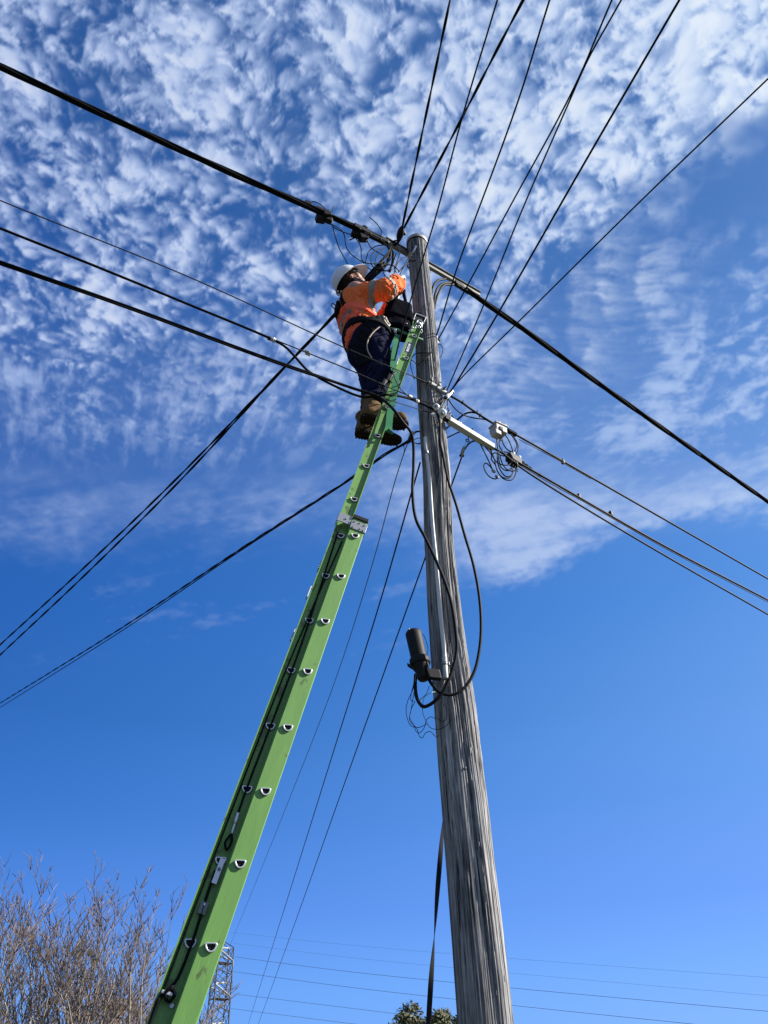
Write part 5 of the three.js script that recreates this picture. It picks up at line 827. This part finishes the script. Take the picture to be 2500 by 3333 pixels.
const person = new THREE.Group();
person.name = 'person';
person.position.set(-0.019, 5.31, -3.89);
person.rotation.y = 0.288;
scene.add(person);
tag(person, 'worker in orange high visibility shirt and white helmet standing on the ladder', 'person');
const wear = (name, g, mat, parent = person, label) => { const m = shade(new THREE.Mesh(g, mat)); m.name = name; if (label) m.userData.label = label; parent.add(m); return m; };
{
  const J = { hipR: [-0.025, 0.90, 0.05], hipL: [-0.025, 0.90, -0.15], kneeR: [0.015, 0.49, 0.06], kneeL: [0.02, 0.49, -0.14], ankR: [-0.055, 0.11, 0.05], ankL: [-0.055, 0.11, -0.10], waist: [-0.12, 1.07, -0.05], chest: [-0.165, 1.28, -0.06], upper: [-0.185, 1.40, -0.07], neck: [-0.195, 1.50, -0.075], shR: [-0.185, 1.385, 0.090], elR: [0.025, 1.315, 0.200], wrR: [0.150, 1.505, 0.165], shL: [-0.165, 1.41, -0.24], elL: [0.05, 1.33, -0.26], wrL: [0.165, 1.500, -0.02] };
  // head frame: looks up towards the hands
  const HF = new THREE.Vector3(0.62, 0.73, 0.24).normalize(), HU0 = new THREE.Vector3(-0.74, 0.66, -0.02), HU = HU0.addScaledVector(HF, -HU0.dot(HF)).normalize(), HS = HF.clone().cross(HU), HC = new THREE.Vector3(-0.200, 1.685, -0.055);
  const headM = new THREE.Matrix4().makeBasis(HF, HU, HS).setPosition(HC), toHead = headM.clone().invert();
  const hv = (x, y, z) => new THREE.Vector3(x, y, z).applyMatrix4(headM).toArray();
  const inHead = (f) => { const e = toHead.elements; return (x, y, z) => f(e[0] * x + e[4] * y + e[8] * z + e[12], e[1] * x + e[5] * y + e[9] * z + e[13], e[2] * x + e[6] * y + e[10] * z + e[14]); };
  // ---- hands: palm and five bent fingers each
  const hand = (wr, palmEnd, fingerDir, side, curl) => {
    const W = V(wr), Pm = V(palmEnd), d = V(fingerDir).normalize(), s = V(side).normalize(), c = V(curl).normalize(), list = [cap(wr, W.clone().lerp(Pm, 0.4).toArray(), 0.024, 0.026)];
    for (const o of [-0.022, 0, 0.022]) list.push(cap(W.clone().lerp(Pm, 0.35).addScaledVector(s, o).toArray(), Pm.clone().addScaledVector(s, o).toArray(), 0.0145, 0.0135));
    const fingers = [];
    [[-0.030, 0.9], [-0.010, 1.0], [0.010, 0.95], [0.030, 0.78]].forEach(([o, L], i) => {
      const a = Pm.clone().addScaledVector(s, o), b = a.clone().addScaledVector(d, 0.034 * L).addScaledVector(c, 0.008), e = b.clone().addScaledVector(d, 0.016 * L).addScaledVector(c, 0.022 * L), f = e.clone().addScaledVector(d, -0.004).addScaledVector(c, 0.020 * L);
      fingers.push(cap(a.toArray(), b.toArray(), 0.0105, 0.0098), cap(b.toArray(), e.toArray(), 0.0098, 0.0092), cap(e.toArray(), f.toArray(), 0.0092, 0.0082));
    });
    const t0 = W.clone().lerp(Pm, 0.35).addScaledVector(s, -0.026), t1 = t0.clone().addScaledVector(s, -0.024).addScaledVector(d, 0.022).addScaledVector(c, 0.014), t2 = t1.clone().addScaledVector(d, 0.026).addScaledVector(c, 0.014);
    fingers.push(cap(t0.toArray(), t1.toArray(), 0.0125, 0.0105), cap(t1.toArray(), t2.toArray(), 0.0105, 0.0090));
    const palm = join(list, 0.016);
    return (x, y, z) => { let m = 1; for (const f of fingers) m = Math.min(m, f(x, y, z)); return smin(palm(x, y, z), m, 0.007); };
  };
  const handR = hand(J.wrR, [0.165, 1.590, 0.150], [0.45, 0.85, -0.25], [0.75, -0.2, 0.62], [0.4, 0.1, -0.9]);
  const handL = hand(J.wrL, [0.185, 1.580, 0.0], [0.5, 0.8, 0.3], [0.7, -0.3, -0.65], [0.3, 0.3, 0.9]);
  // ---- skull, face, neck
  const headSdf = inHead(join([ball([-0.005, 0.03, 0], 0.086, 1.12, 1.05, 0.90), ball([0.028, -0.045, 0], 0.066, 1.05, 1.05, 0.88), cap([0.055, -0.085, -0.014], [0.055, -0.085, 0.014], 0.028), cap([0.090, 0.008, 0], [0.112, -0.028, 0], 0.010, 0.014), ball([0.07, -0.02, 0.036], 0.022), ball([0.07, -0.02, -0.036], 0.022)], 0.03));
  const lips = inHead(join([cap([0.092, -0.060, -0.016], [0.092, -0.060, 0.016], 0.007), ball([-0.012, -0.012, 0.082], 0.026, 0.75, 1.15, 0.42), ball([-0.012, -0.012, -0.082], 0.026, 0.75, 1.15, 0.42)], 0.01));
  const neckSdf = cap([-0.195, 1.46, -0.075], hv(-0.02, -0.06, 0), 0.062, 0.060);
  const limbs = join([cap(J.hipR, J.kneeR, 0.080, 0.056), cap(J.kneeR, J.ankR, 0.054, 0.040), cap(J.hipL, J.kneeL, 0.080, 0.056), cap(J.kneeL, J.ankL, 0.054, 0.040), cap([-0.05, 0.95, 0.0], [-0.05, 0.95, -0.10], 0.100), cap([-0.15, 1.30, 0.01], [-0.09, 1.05, 0.0], 0.100, 0.090), cap([-0.15, 1.30, -0.13], [-0.09, 1.05, -0.10], 0.100, 0.090), cap(J.shR, J.shL, 0.065), cap(J.shR, J.elR, 0.046, 0.038), cap(J.elR, J.wrR, 0.036, 0.025), cap(J.shL, J.elL, 0.046, 0.038), cap(J.elL, J.wrL, 0.036, 0.025), cap(J.ankR, [0.12, 0.065, 0.055], 0.036, 0.028), cap(J.ankL, [0.12, 0.065, -0.10], 0.036, 0.028)], 0.05);
  const skin = std(0.36, 0.185, 0.125, 0.6);
  const bodyG = surfaceNets((x, y, z) => smin(limbs(x, y, z), smin(neckSdf(x, y, z), headSdf(x, y, z), 0.03), 0.03), [-0.40, 0.02, -0.40], [0.30, 1.84, 0.28], 0.012);
  const headG = surfaceNets((x, y, z) => smin(headSdf(x, y, z), lips(x, y, z), 0.008), [-0.38, 1.53, -0.24], [0.02, 1.86, 0.13], 0.005);
  wear('body', merge([bodyG, headG, surfaceNets(handR, [0.06, 1.45, 0.02], [0.30, 1.74, 0.28], 0.004), surfaceNets(handL, [0.08, 1.45, -0.14], [0.30, 1.72, 0.12], 0.004)]), skin);
  // knitted work gloves
  const glove = std(0.42, 0.43, 0.43, 0.9);
  wear('glove', surfaceNets((x, y, z) => handR(x, y, z) - 0.0032, [0.06, 1.45, 0.02], [0.30, 1.74, 0.28], 0.004), glove, person, 'grey glove on the right hand');
  wear('glove', surfaceNets((x, y, z) => handL(x, y, z) - 0.0032, [0.08, 1.45, -0.14], [0.30, 1.72, 0.12], 0.004), glove, person, 'grey glove on the left hand');
  // ---- shirt with folds
  const torso = join([cap([-0.155, 1.33, 0.005], [-0.085, 1.00, 0.005], 0.122, 0.126), cap([-0.155, 1.33, -0.135], [-0.085, 1.00, -0.115], 0.122, 0.126), cap([-0.19, 1.44, -0.075], [-0.19, 1.48, -0.075], 0.085, 0.070)], 0.09);
  const armR = join([cap([-0.18, 1.36, 0.05], J.elR, 0.094, 0.080), cap(J.elR, [0.128, 1.468, 0.172], 0.074, 0.078)], 0.03), armL = join([cap([-0.17, 1.39, -0.2], J.elL, 0.088, 0.068), cap(J.elL, [0.14, 1.45, -0.06], 0.064, 0.068)], 0.03);
  const pleat = (x, y, z) => { const n = Math.abs(noise3(x * 13 + 2 * noise3(x * 5, y * 5, z * 5), y * 9 + x * 6, z * 13)); return -0.010 * Math.exp(-n * n * 120) + 0.004 * Math.exp(-(n - 0.16) * (n - 0.16) * 160); };
  const puff = (x, y, z) => pleat(x, y, z) + 0.0045 * noise3(x * 9 + 4, y * 9, z * 9) + 0.0075 * noise3(x * 16, y * 21 + 3, z * 16) * sstep(-0.1, 0.1, x) + 0.0050 * noise3(x * 30 + y * 8, y * 16 + 9, z * 22);
  const armUp = V(J.elR).sub(V(J.shR)).normalize(), foldR = (x, y, z) => { const px = x - J.elR[0], py = y - J.elR[1], pz = z - J.elR[2], r = Math.hypot(px, py, pz), along = px * armUp.x + py * armUp.y + pz * armUp.z; return 0.007 * Math.exp(-r * r / 0.010) * Math.sin(along * 150 + 14 * noise3(x * 9, y * 9, z * 9)); };
  const drape = (x, y, z) => { const t = sstep(1.25, 0.98, y); return t * (0.010 * Math.sin((x * 0.5 + y * 0.9 + z * 0.4) * 52 + 5 * noise3(x * 7, y * 7, z * 7)) * (0.5 + 0.5 * noise3(x * 5 + 9, y * 5, z * 5))); };
  const shirtBody = (x, y, z) => { const d = smin(smin(torso(x, y, z), armR(x, y, z), 0.05), armL(x, y, z), 0.05); return d > 0.06 ? d : d - puff(x, y, z) - foldR(x, y, z) - drape(x, y, z); };
  const hem = (x, y, z) => 0.955 + 0.10 * (-x - 0.12) * -1 + 0.012 * Math.sin(x * 30 + z * 22);
  const cuffR = (x, y, z) => (x - 0.140) * 0.42 + (y - 1.492) * 0.90, cuffL = (x, y, z) => (x - 0.150) * 0.40 + (y - 1.472) * 0.85 + (z + 0.04) * 0.3;
  const shirt = (x, y, z) => Math.max(shirtBody(x, y, z), hem(x, y, z) - y, x > 0.03 && z > 0.03 ? cuffR(x, y, z) : -1, x > 0.03 && z <= 0.03 ? cuffL(x, y, z) : -1);
  const orange = cloth(0.80, 0.175, 0.055), tape = cloth(0.25, 0.25, 0.235, { specularIntensity: 0.4, roughness: 0.7 });
  const shirtMesh = wear('shirt', surfaceNets(shirt, [-0.36, 0.90, -0.40], [0.26, 1.62, 0.33], 0.0075), orange, person, 'orange high visibility work shirt');
  // reflective tape and harness webbing follow the shirt
  const onShirt = (cond, lift, lo, hi, cell = 0.0055) => surfaceNets((x, y, z) => { const c = cond(x, y, z); if (c > 0.03) return c; const d = shirtBody(x, y, z); return Math.max(d - lift, -(d + 0.008), c); }, lo, hi, cell);
  const slab = (p, n, half) => { const m = V(n).normalize(), c = m.dot(V(p)); return (x, y, z) => Math.abs(m.x * x + m.y * y + m.z * z - c) - half; };
  const armMid = V(J.shR).lerp(V(J.elR), 0.66), foreMid = V(J.elR).lerp(V(J.wrR), 0.22);
  const b1 = slab(armMid.toArray(), armUp.toArray(), 0.026), b2 = slab(foreMid.toArray(), V(J.wrR).sub(V(J.elR)).add(new THREE.Vector3(0.16, 0, 0)).toArray(), 0.026);
  wear('reflective_band', onShirt((x, y, z) => Math.max(b1(x, y, z), 0.0 - z, armMid.distanceTo(new THREE.Vector3(x, y, z)) - 0.14), 0.004, [-0.14, 1.16, -0.02], [0.12, 1.52, 0.33]), tape, shirtMesh, 'silver tape round the upper sleeve');
  wear('reflective_band', onShirt((x, y, z) => Math.max(b2(x, y, z), 0.03 - z, foreMid.distanceTo(new THREE.Vector3(x, y, z)) - 0.13), 0.004, [-0.08, 1.18, 0.02], [0.26, 1.54, 0.33]), tape, shirtMesh, 'silver tape round the forearm');
  const hoop = slab([-0.12, 1.13, 0], [0.30, 1, 0.05], 0.026), brace = slab([-0.055, 1.2, 0.06], [1, 0.42, 0.1], 0.024), brace2 = slab([-0.235, 1.1, 0.06], [1, 0.12, 0.0], 0.022);
  const noArms = (x, y, z) => 0.02 - armR(x, y, z);
  wear('reflective_band', onShirt((x, y, z) => Math.max(hoop(x, y, z), noArms(x, y, z)), 0.0035, [-0.36, 1.0, -0.40], [0.14, 1.26, 0.20]), tape, shirtMesh, 'silver tape round the waist');
  wear('reflective_band', onShirt((x, y, z) => Math.max(brace(x, y, z), 1.03 - y, y - 1.34, noArms(x, y, z), -z), 0.0032, [-0.2, 1.0, -0.02], [0.1, 1.36, 0.22]), tape, shirtMesh, 'silver tape down the front');
  // ---- trousers
  const legs = join([cap(J.hipR, J.kneeR, 0.112, 0.086), cap(J.kneeR, [-0.045, 0.20, 0.05], 0.084, 0.074), cap(J.hipL, J.kneeL, 0.112, 0.086), cap(J.kneeL, [-0.045, 0.20, -0.10], 0.084, 0.074), cap([-0.05, 0.94, 0.015], [-0.05, 0.94, -0.115], 0.132), cap([-0.090, 0.88, 0.01], [-0.090, 0.88, -0.11], 0.105)], 0.06);
  const crease = (x, y, z) => 0.006 * noise3(x * 8, y * 7, z * 8 + 3) + 0.006 * sstep(0.62, 0.36, y) * Math.sin(y * 70 + 9 * noise3(x * 8, y * 5, z * 8)) + pleat(x * 0.8, y * 0.7, z * 0.8) + 0.004 * noise3(x * 18, y * 14, z * 18);
  const trousers = (x, y, z) => Math.max(legs(x, y, z) - crease(x, y, z), y - 1.02, 0.185 + 0.012 * Math.sin(x * 40) - y);
  const navy = cloth(0.0065, 0.0075, 0.024);
  const trouserMesh = wear('trousers', surfaceNets(trousers, [-0.32, 0.14, -0.34], [0.20, 1.06, 0.24], 0.009), navy, person, 'dark navy work trousers');
  // ---- boots: leather uppers, padded collar, lugged soles
  const leather = cloth(0.125, 0.078, 0.040), rubber = cloth(0.022, 0.017, 0.013);
  for (const [sz, a, yaw] of [[0.055, J.ankR, 0.03], [-0.100, J.ankL, -0.03]]) {
    const foot = join([cap([-0.080, 0.085, sz], [-0.070, 0.195, sz], 0.055, 0.058), cap([-0.090, 0.062, sz], [0.03, 0.064, sz], 0.046, 0.050), cap([0.02, 0.062, sz], [0.135, 0.058, sz + yaw], 0.050, 0.047), cap([-0.04, 0.13, sz], [0.05, 0.085, sz], 0.048, 0.044)], 0.035);
    const boot = wear('boot', surfaceNets((x, y, z) => Math.max(foot(x, y, z) - 0.0022 * noise3(x * 40, y * 40, z * 40), 0.030 - y, y - 0.215 - 0.1 * (x + 0.07)), [-0.18, 0.0, sz - 0.12], [0.22, 0.26, sz + 0.12], 0.006), leather, person, 'tan leather work boot');
    const outline = new THREE.Shape(); outline.moveTo(-0.142, 0.0); outline.bezierCurveTo(-0.145, 0.045, -0.10, 0.050, -0.05, 0.041); outline.bezierCurveTo(0.0, 0.036, 0.05, 0.052, 0.10, 0.056); outline.bezierCurveTo(0.17, 0.058, 0.20, 0.025, 0.196, -0.005); outline.bezierCurveTo(0.19, -0.045, 0.13, -0.055, 0.08, -0.050); outline.bezierCurveTo(0.02, -0.044, -0.02, -0.036, -0.05, -0.041); outline.bezierCurveTo(-0.10, -0.048, -0.145, -0.045, -0.142, 0.0);
    const soleM = new THREE.Matrix4().makeRotationX(-Math.PI / 2), put = (g, y) => { g.applyMatrix4(soleM); g.rotateY(-yaw * 1.2); g.translate(0, y, sz); return g; };
    const sole = wear('sole', put(new THREE.ExtrudeGeometry(outline, { depth: 0.016, bevelEnabled: true, bevelThickness: 0.003, bevelSize: 0.004, bevelSegments: 2, curveSegments: 10 }), 0.022), rubber, boot);
    const lugs = [];
    for (let i = 0; i < 15; i++) for (const s of [-1, 0, 1]) { const x = -0.128 + i * 0.0215, w = x < -0.04 || x > 0.06 ? 0.034 : 0.026; if (x > -0.035 && x < 0.028 && s === 0) continue; const g = new RoundedBoxGeometry(0.014, 0.012, s ? 0.020 : 0.024, 1, 0.002); g.rotateY(s * 0.35); g.translate(x + (s ? 0 : 0.008), 0.016, s * (w + (x > 0.06 && x < 0.15 ? 0.010 : 0))); g.rotateY(-yaw * 1.2); g.translate(0, 0, sz); lugs.push(g); }
    wear('tread_lugs', merge(lugs), rubber, boot);
    const top = []; for (let i = 0; i <= 28; i++) { const t = (i / 28) * 2 * Math.PI; top.push(new THREE.Vector3(-0.072 + Math.cos(t) * 0.060, 0.208 + 0.008 * Math.cos(t), sz + Math.sin(t) * 0.060)); }
    wear('padded_collar', rod(top, 0.010, 8), cloth(0.20, 0.135, 0.075), boot);
    const lace = []; for (let i = 0; i < 4; i++) lace.push(hose([[0.075 - i * 0.030, 0.112 + i * 0.020, sz - 0.028], [0.084 - i * 0.030, 0.124 + i * 0.020, sz], [0.075 - i * 0.030, 0.112 + i * 0.020, sz + 0.028]], 0.0035, 8, 5));
    wear('laces', merge(lace), std(0.05, 0.04, 0.03, 0.9), boot);
  }
  // ---- helmet, hair, glasses
  const shellPts = [], NA = 56, NB = 18, white = std(0.60, 0.61, 0.62, 0.35);
  const domeG = (inset) => {
    const pos = [], idx = [];
    for (let i = 0; i <= NB; i++) for (let j = 0; j <= NA; j++) {
      const ph = (i / NB) * Math.PI * 0.5, t = (j / NA) * 2 * Math.PI, c = Math.pow(Math.cos(ph), 0.82), ridge = 0.004 * Math.exp(-Math.pow(Math.sin(t) * 4, 2)) * Math.sin(ph) * 1.2, fx = Math.cos(t) > 0 ? 0.135 : 0.142;
      const v = new THREE.Vector3((fx - inset) * c * Math.cos(t), 0.018 + (0.128 - inset) * Math.sin(ph) + ridge, (0.114 - inset) * c * Math.sin(t)).applyMatrix4(headM); pos.push(v.x, v.y, v.z);
    }
    for (let i = 0; i < NB; i++) for (let j = 0; j < NA; j++) { const a = i * (NA + 1) + j, b = a + NA + 1; idx.push(a, b, a + 1, a + 1, b, b + 1); }
    const g = new THREE.BufferGeometry(); g.setAttribute('position', new THREE.Float32BufferAttribute(pos, 3)); g.setIndex(idx); g.computeVertexNormals(); return g;
  };
  const brimG = (() => {
    const pos = [], idx = [];
    for (let k = 0; k < 4; k++) for (let j = 0; j <= NA; j++) {
      const t = (j / NA) * 2 * Math.PI, front = sstep(0.25, 0.95, Math.cos(t)), outw = k === 1 || k === 2 ? 0.016 + 0.058 * front : -0.003, y = 0.020 - (k >= 2 ? 0.005 : 0) - (k === 1 || k === 2 ? 0.010 + 0.020 * front : 0) + 0.006 * Math.sin(t) * Math.sin(t), fx = Math.cos(t) > 0 ? 0.135 : 0.142;
      const v = new THREE.Vector3((fx + outw) * Math.cos(t), y, (0.114 + Math.min(outw, 0.020 + 0.02 * front)) * Math.sin(t)).applyMatrix4(headM); pos.push(v.x, v.y, v.z);
    }
    for (let k = 0; k < 3; k++) for (let j = 0; j < NA; j++) { const a = k * (NA + 1) + j, b = a + NA + 1; idx.push(a, a + 1, b, a + 1, b + 1, b); }
    const g = new THREE.BufferGeometry(); g.setAttribute('position', new THREE.Float32BufferAttribute(pos, 3)); g.setIndex(idx); return toCreasedNormals(g, 0.7);
  })();
  const helmet = wear('helmet', domeG(0), white, person, 'white hard hat with front brim');
  wear('brim', brimG, white, helmet);
  wear('inner_shell', domeG(0.0035), std(0.45, 0.45, 0.45, 0.5), helmet);
  { const P = []; for (let j = 0; j <= 40; j++) { const t = (j / 40) * 2 * Math.PI, b = Math.cos(t) < 0 ? 1 : 0; P.push(V(hv(0.112 * Math.cos(t) - 0.004, -0.002 - 0.030 * Math.max(0, -Math.cos(t)), 0.094 * Math.sin(t)))); } wear('headband', sweep(P, () => [[0.004, 0.013], [0.004, -0.013], [-0.004, -0.013], [-0.004, 0.013]]), M.black, helmet); }
  wear('chin_strap', merge([hose([hv(0.03, 0.0, 0.104), hv(0.035, -0.06, 0.085), hv(0.045, -0.11, 0.03)], 0.004, 12, 6), hose([hv(-0.07, -0.01, 0.090), hv(-0.02, -0.05, 0.090), hv(0.035, -0.06, 0.085)], 0.004, 12, 6)]), M.black, helmet);
  wear('ratchet', (() => { const g = turned([[0, 0], [0.016, 0], [0.018, 0.012], [0.012, 0.018], [0, 0.019]], hv(-0.118, -0.032, 0), HF.clone().negate().toArray(), 14); return g; })(), std(0.5, 0.5, 0.5, 0.5), helmet);
  const hairSdf = inHead(join([ball([-0.028, 0.012, 0], 0.094, 1.0, 1.06, 0.92), cap([-0.07, -0.03, -0.03], [-0.07, -0.03, 0.03], 0.045)], 0.03)), faceCut = inHead((x, y, z) => x - 0.012 + 0.25 * (y + 0.02) + 0.35 * Math.abs(z) - 0.03);
  wear('hair', surfaceNets((x, y, z) => Math.max(hairSdf(x, y, z) - 0.004 * noise3(x * 60, y * 60, z * 60), faceCut(x, y, z)), [-0.38, 1.55, -0.22], [0.0, 1.84, 0.12], 0.007), cloth(0.012, 0.010, 0.009));
  wear('neck_gaiter', surfaceNets((x, y, z) => smin(neckSdf(x, y, z) - 0.016 - 0.004 * Math.sin(y * 110 + x * 40), inHead((a, b, c) => Math.hypot((a - 0.02) * 0.9, (b + 0.105), c * 0.95) - 0.056)(x, y, z), 0.03), [-0.36, 1.42, -0.22], [0.02, 1.72, 0.12], 0.008), cloth(0.010, 0.010, 0.018), person, 'dark neck gaiter pulled up to the jaw');
  { const P = [[-0.02, 0.012, 0.086], [0.05, 0.012, 0.080], [0.088, 0.012, 0.058], [0.106, 0.010, 0.0], [0.088, 0.012, -0.058], [0.05, 0.012, -0.080], [-0.02, 0.012, -0.086]].map((p) => hv(...p)); wear('safety_glasses', sweep(smooth(P, 30), (i, n) => { const f = i / (n - 1), w = f > 0.25 && f < 0.75 && Math.abs(f - 0.5) > 0.03 ? 0.019 : 0.005; return [[w, 0.002], [-w, 0.002], [-w, -0.002], [w, -0.002]]; }), std(0.012, 0.012, 0.014, 0.25)); }
  // ---- harness: bright webbing, black belt, lanyard and tool pouch
  const web = cloth(0.88, 0.140, 0.070), black = cloth(0.0085, 0.0085, 0.011);
  const harness = new THREE.Group(); harness.name = 'safety_harness'; harness.userData.label = 'orange webbing fall harness with black belt'; person.add(harness);
  const chestStrap = slab([-0.33, 1.245, 0], [0.50, 1, 0.10], 0.026), sideStrap = slab([-0.165, 1.0, 0.06], [1, 0.20, 0.0], 0.021), backStrap = slab([-0.225, 1.02, 0.0], [1, 0.42, -0.35], 0.018), shoulder = slab([-0.17, 1.4, 0.005], [0.10, 0.12, 1], 0.022), shoulderL = slab([-0.17, 1.4, -0.15], [0, 0, 1], 0.022);
  wear('strap', onShirt((x, y, z) => Math.max(chestStrap(x, y, z), noArms(x, y, z) - 0.012), 0.011, [-0.38, 0.95, -0.42], [0.10, 1.36, 0.22]), web, harness, 'broad orange strap round the chest');
  wear('strap', onShirt((x, y, z) => Math.max(sideStrap(x, y, z), 0.02 - z, y - 1.17, 0.95 - y), 0.0080, [-0.30, 0.92, 0.0], [-0.08, 1.2, 0.22]), web, harness, 'upright orange strap on the flank');
  wear('strap', onShirt((x, y, z) => Math.max(backStrap(x, y, z), y - 1.25, 0.93 - y), 0.0075, [-0.38, 0.9, -0.36], [-0.1, 1.28, 0.22]), web, harness, 'slim orange strap down the back');
  for (const s of [shoulder, shoulderL]) wear('strap', onShirt((x, y, z) => Math.max(s(x, y, z), 1.22 - y, x + 0.10), 0.0085, [-0.38, 1.15, -0.30], [-0.04, 1.6, 0.12]), black, harness, 'black shoulder strap');
  wear('dorsal_ring', (() => { const g = new THREE.TorusGeometry(0.026, 0.005, 8, 20); g.rotateY(0.5); g.translate(-0.325, 1.33, -0.06); return g; })(), M.steelDark, harness);
  wear('dorsal_pad', (() => { const g = new RoundedBoxGeometry(0.03, 0.11, 0.10, 2, 0.012); g.translate(-0.300, 1.30, -0.06); return g; })(), black, harness);
  const beltPlane = slab([-0.10, 0.985, 0], [0.30, 1, 0], 0.030);
  wear('belt', surfaceNets((x, y, z) => { const d = smin(legs(x, y, z), torso(x, y, z), 0.03); return Math.max(d - 0.016, -(d + 0.01), beltPlane(x, y, z)); }, [-0.32, 0.84, -0.34], [0.14, 1.10, 0.24], 0.007), black, harness, 'wide black padded belt');
  // ribbed lanyard webbing that hangs over the near hip, with a pale edge
  const lan = [[0.070, 1.060, 0.085], [0.020, 1.020, 0.135], [-0.050, 0.955, 0.155], [-0.115, 0.865, 0.130], [-0.150, 0.760, 0.095], [-0.145, 0.650, 0.075], [-0.110, 0.560, 0.080]].map(V), P = smooth(lan, 64), F = frames(P);
  for (let q = 0; q < 6; q++) wear('lanyard_webbing', rod(P.map((p, i) => { const out = new THREE.Vector3(p.x + 0.05, 0, p.z + 0.05).normalize(), across = F.T[i].clone().cross(out).normalize(), o = (q - 2.5) * 0.0175; return p.clone().addScaledVector(across, o).addScaledVector(out, 0.004 * Math.sin(i * 1.1 + q)); }), 0.0098, 7), black, harness);
  wear('lanyard_edge', rod(P.map((p, i) => { const out = new THREE.Vector3(p.x + 0.05, 0, p.z + 0.05).normalize(), across = F.T[i].clone().cross(out).normalize(); return p.clone().addScaledVector(across, -0.062).addScaledVector(out, 0.006); }), 0.0050, 6), std(0.42, 0.33, 0.24, 0.8), harness);
  wear('rope_coil', merge([hose([[0.02, 1.04, 0.13], [0.05, 1.06, 0.11], [0.085, 1.03, 0.10], [0.06, 1.0, 0.12], [0.03, 1.03, 0.135]], 0.006, 24, 6), hose([[-0.02, 1.05, 0.14], [0.04, 1.085, 0.12], [0.07, 1.06, 0.10]], 0.006, 16, 6)]), std(0.55, 0.46, 0.38, 0.85), harness);
  wear('buckle', merge([orientedBox([0.03, 1.075, 0.115], [1, 0, 0], [0, 1, 0], [0, 0, 1], 0.05, 0.028, 0.02, 0.004), orientedBox([0.07, 0.99, 0.10], [1, 0.3, 0], [0, 1, 0], [0, 0, 1], 0.02, 0.04, 0.02, 0.004)]), M.galv, harness);
  // positioning strap from the belt round the pole
  wear('positioning_strap', merge([hose([[0.07, 1.00, 0.09], [0.13, 0.965, 0.12], [0.19, 0.93, 0.13], [0.28, 0.95, 0.10], [0.36, 1.0, 0.05]], 0.010, 24, 8)]), std(0.050, 0.17, 0.085, 0.8), harness);
  wear('tool_clips', merge([hose([[0.10, 0.97, 0.12], [0.12, 0.90, 0.125], [0.10, 0.84, 0.12]], 0.006, 12, 6), orientedBox([0.115, 0.93, 0.13], [1, 0, 0], [0, 1, 0], [0, 0, 1], 0.022, 0.05, 0.016, 0.004)]), M.galv, harness);
}
// black tool bag hanging between worker and pole
{
  const c = V([0.156, 6.536, -3.93]), t = thing('tool_bag', 'black fabric tool bag hanging between the worker and the pole', 'bag', null, c.toArray());
  const R = new THREE.Matrix4().makeRotationY(0.29).multiply(new THREE.Matrix4().makeRotationZ(-0.12)).setPosition(c), bagMat = cloth(0.003, 0.0034, 0.007, { specularIntensity: 0.05 });
  const box = (x, y, z) => { const taper = 0.100 - 0.10 * y, qx = Math.abs(x) - taper + 0.04, qy = Math.abs(y) - 0.180 + 0.04, qz = Math.abs(z) - 0.08 + 0.04; return Math.hypot(Math.max(qx, 0), Math.max(qy, 0), Math.max(qz, 0)) + Math.min(Math.max(qx, qy, qz), 0) - 0.04; };
  const g = surfaceNets((x, y, z) => box(x, y, z) - 0.014 * noise3(x * 12, y * 9, z * 12) - 0.004 * Math.sin(x * 60 + y * 25) * sstep(0.0, 0.15, y) * noise3(x * 6, y * 6, z * 6), [-0.18, -0.24, -0.15], [0.18, 0.24, 0.15], 0.008); g.applyMatrix4(R);
  const L = (x, y, z) => new THREE.Vector3(x, y, z).applyMatrix4(R);
  part(t, 'bag_body', g, bagMat);
  part(t, 'flap', (() => { const q = surfaceNets((x, y, z) => box(x, y * 1.6 - 0.09, z) - 0.010 - 0.006 * noise3(x * 16, y * 14, z * 16), [-0.18, -0.12, -0.15], [0.18, 0.24, 0.15], 0.008); q.applyMatrix4(R); return q; })(), bagMat);
  part(t, 'handle', merge([rod(smooth([L(-0.07, 0.14, 0.02), L(-0.045, 0.25, 0.03), L(0.0, 0.33, 0.03), L(0.01, 0.36, 0.02)], 20), 0.010, 8), rod(smooth([L(0.06, 0.14, 0.02), L(0.04, 0.25, 0.02), L(0.02, 0.34, 0.02), L(0.02, 0.40, 0.01)], 20), 0.014, 8)]), bagMat);
  part(t, 'side_strap', merge([rod(smooth([L(-0.085, 0.10, 0.04), L(-0.16, 0.18, 0.05), L(-0.22, 0.24, 0.06)], 12), 0.009, 6)]), bagMat);
  part(t, 'buckle', merge([orientedBox(L(0.055, -0.12, 0.078), [1, 0, 0], [0, 1, 0], [0, 0, 1], 0.022, 0.016, 0.010, 0.003), orientedBox(L(0.03, -0.145, 0.076), [1, 0.3, 0], [0, 1, 0], [0, 0, 1], 0.016, 0.012, 0.010, 0.003)]), M.galv);
}

renderer.render(scene, camera);
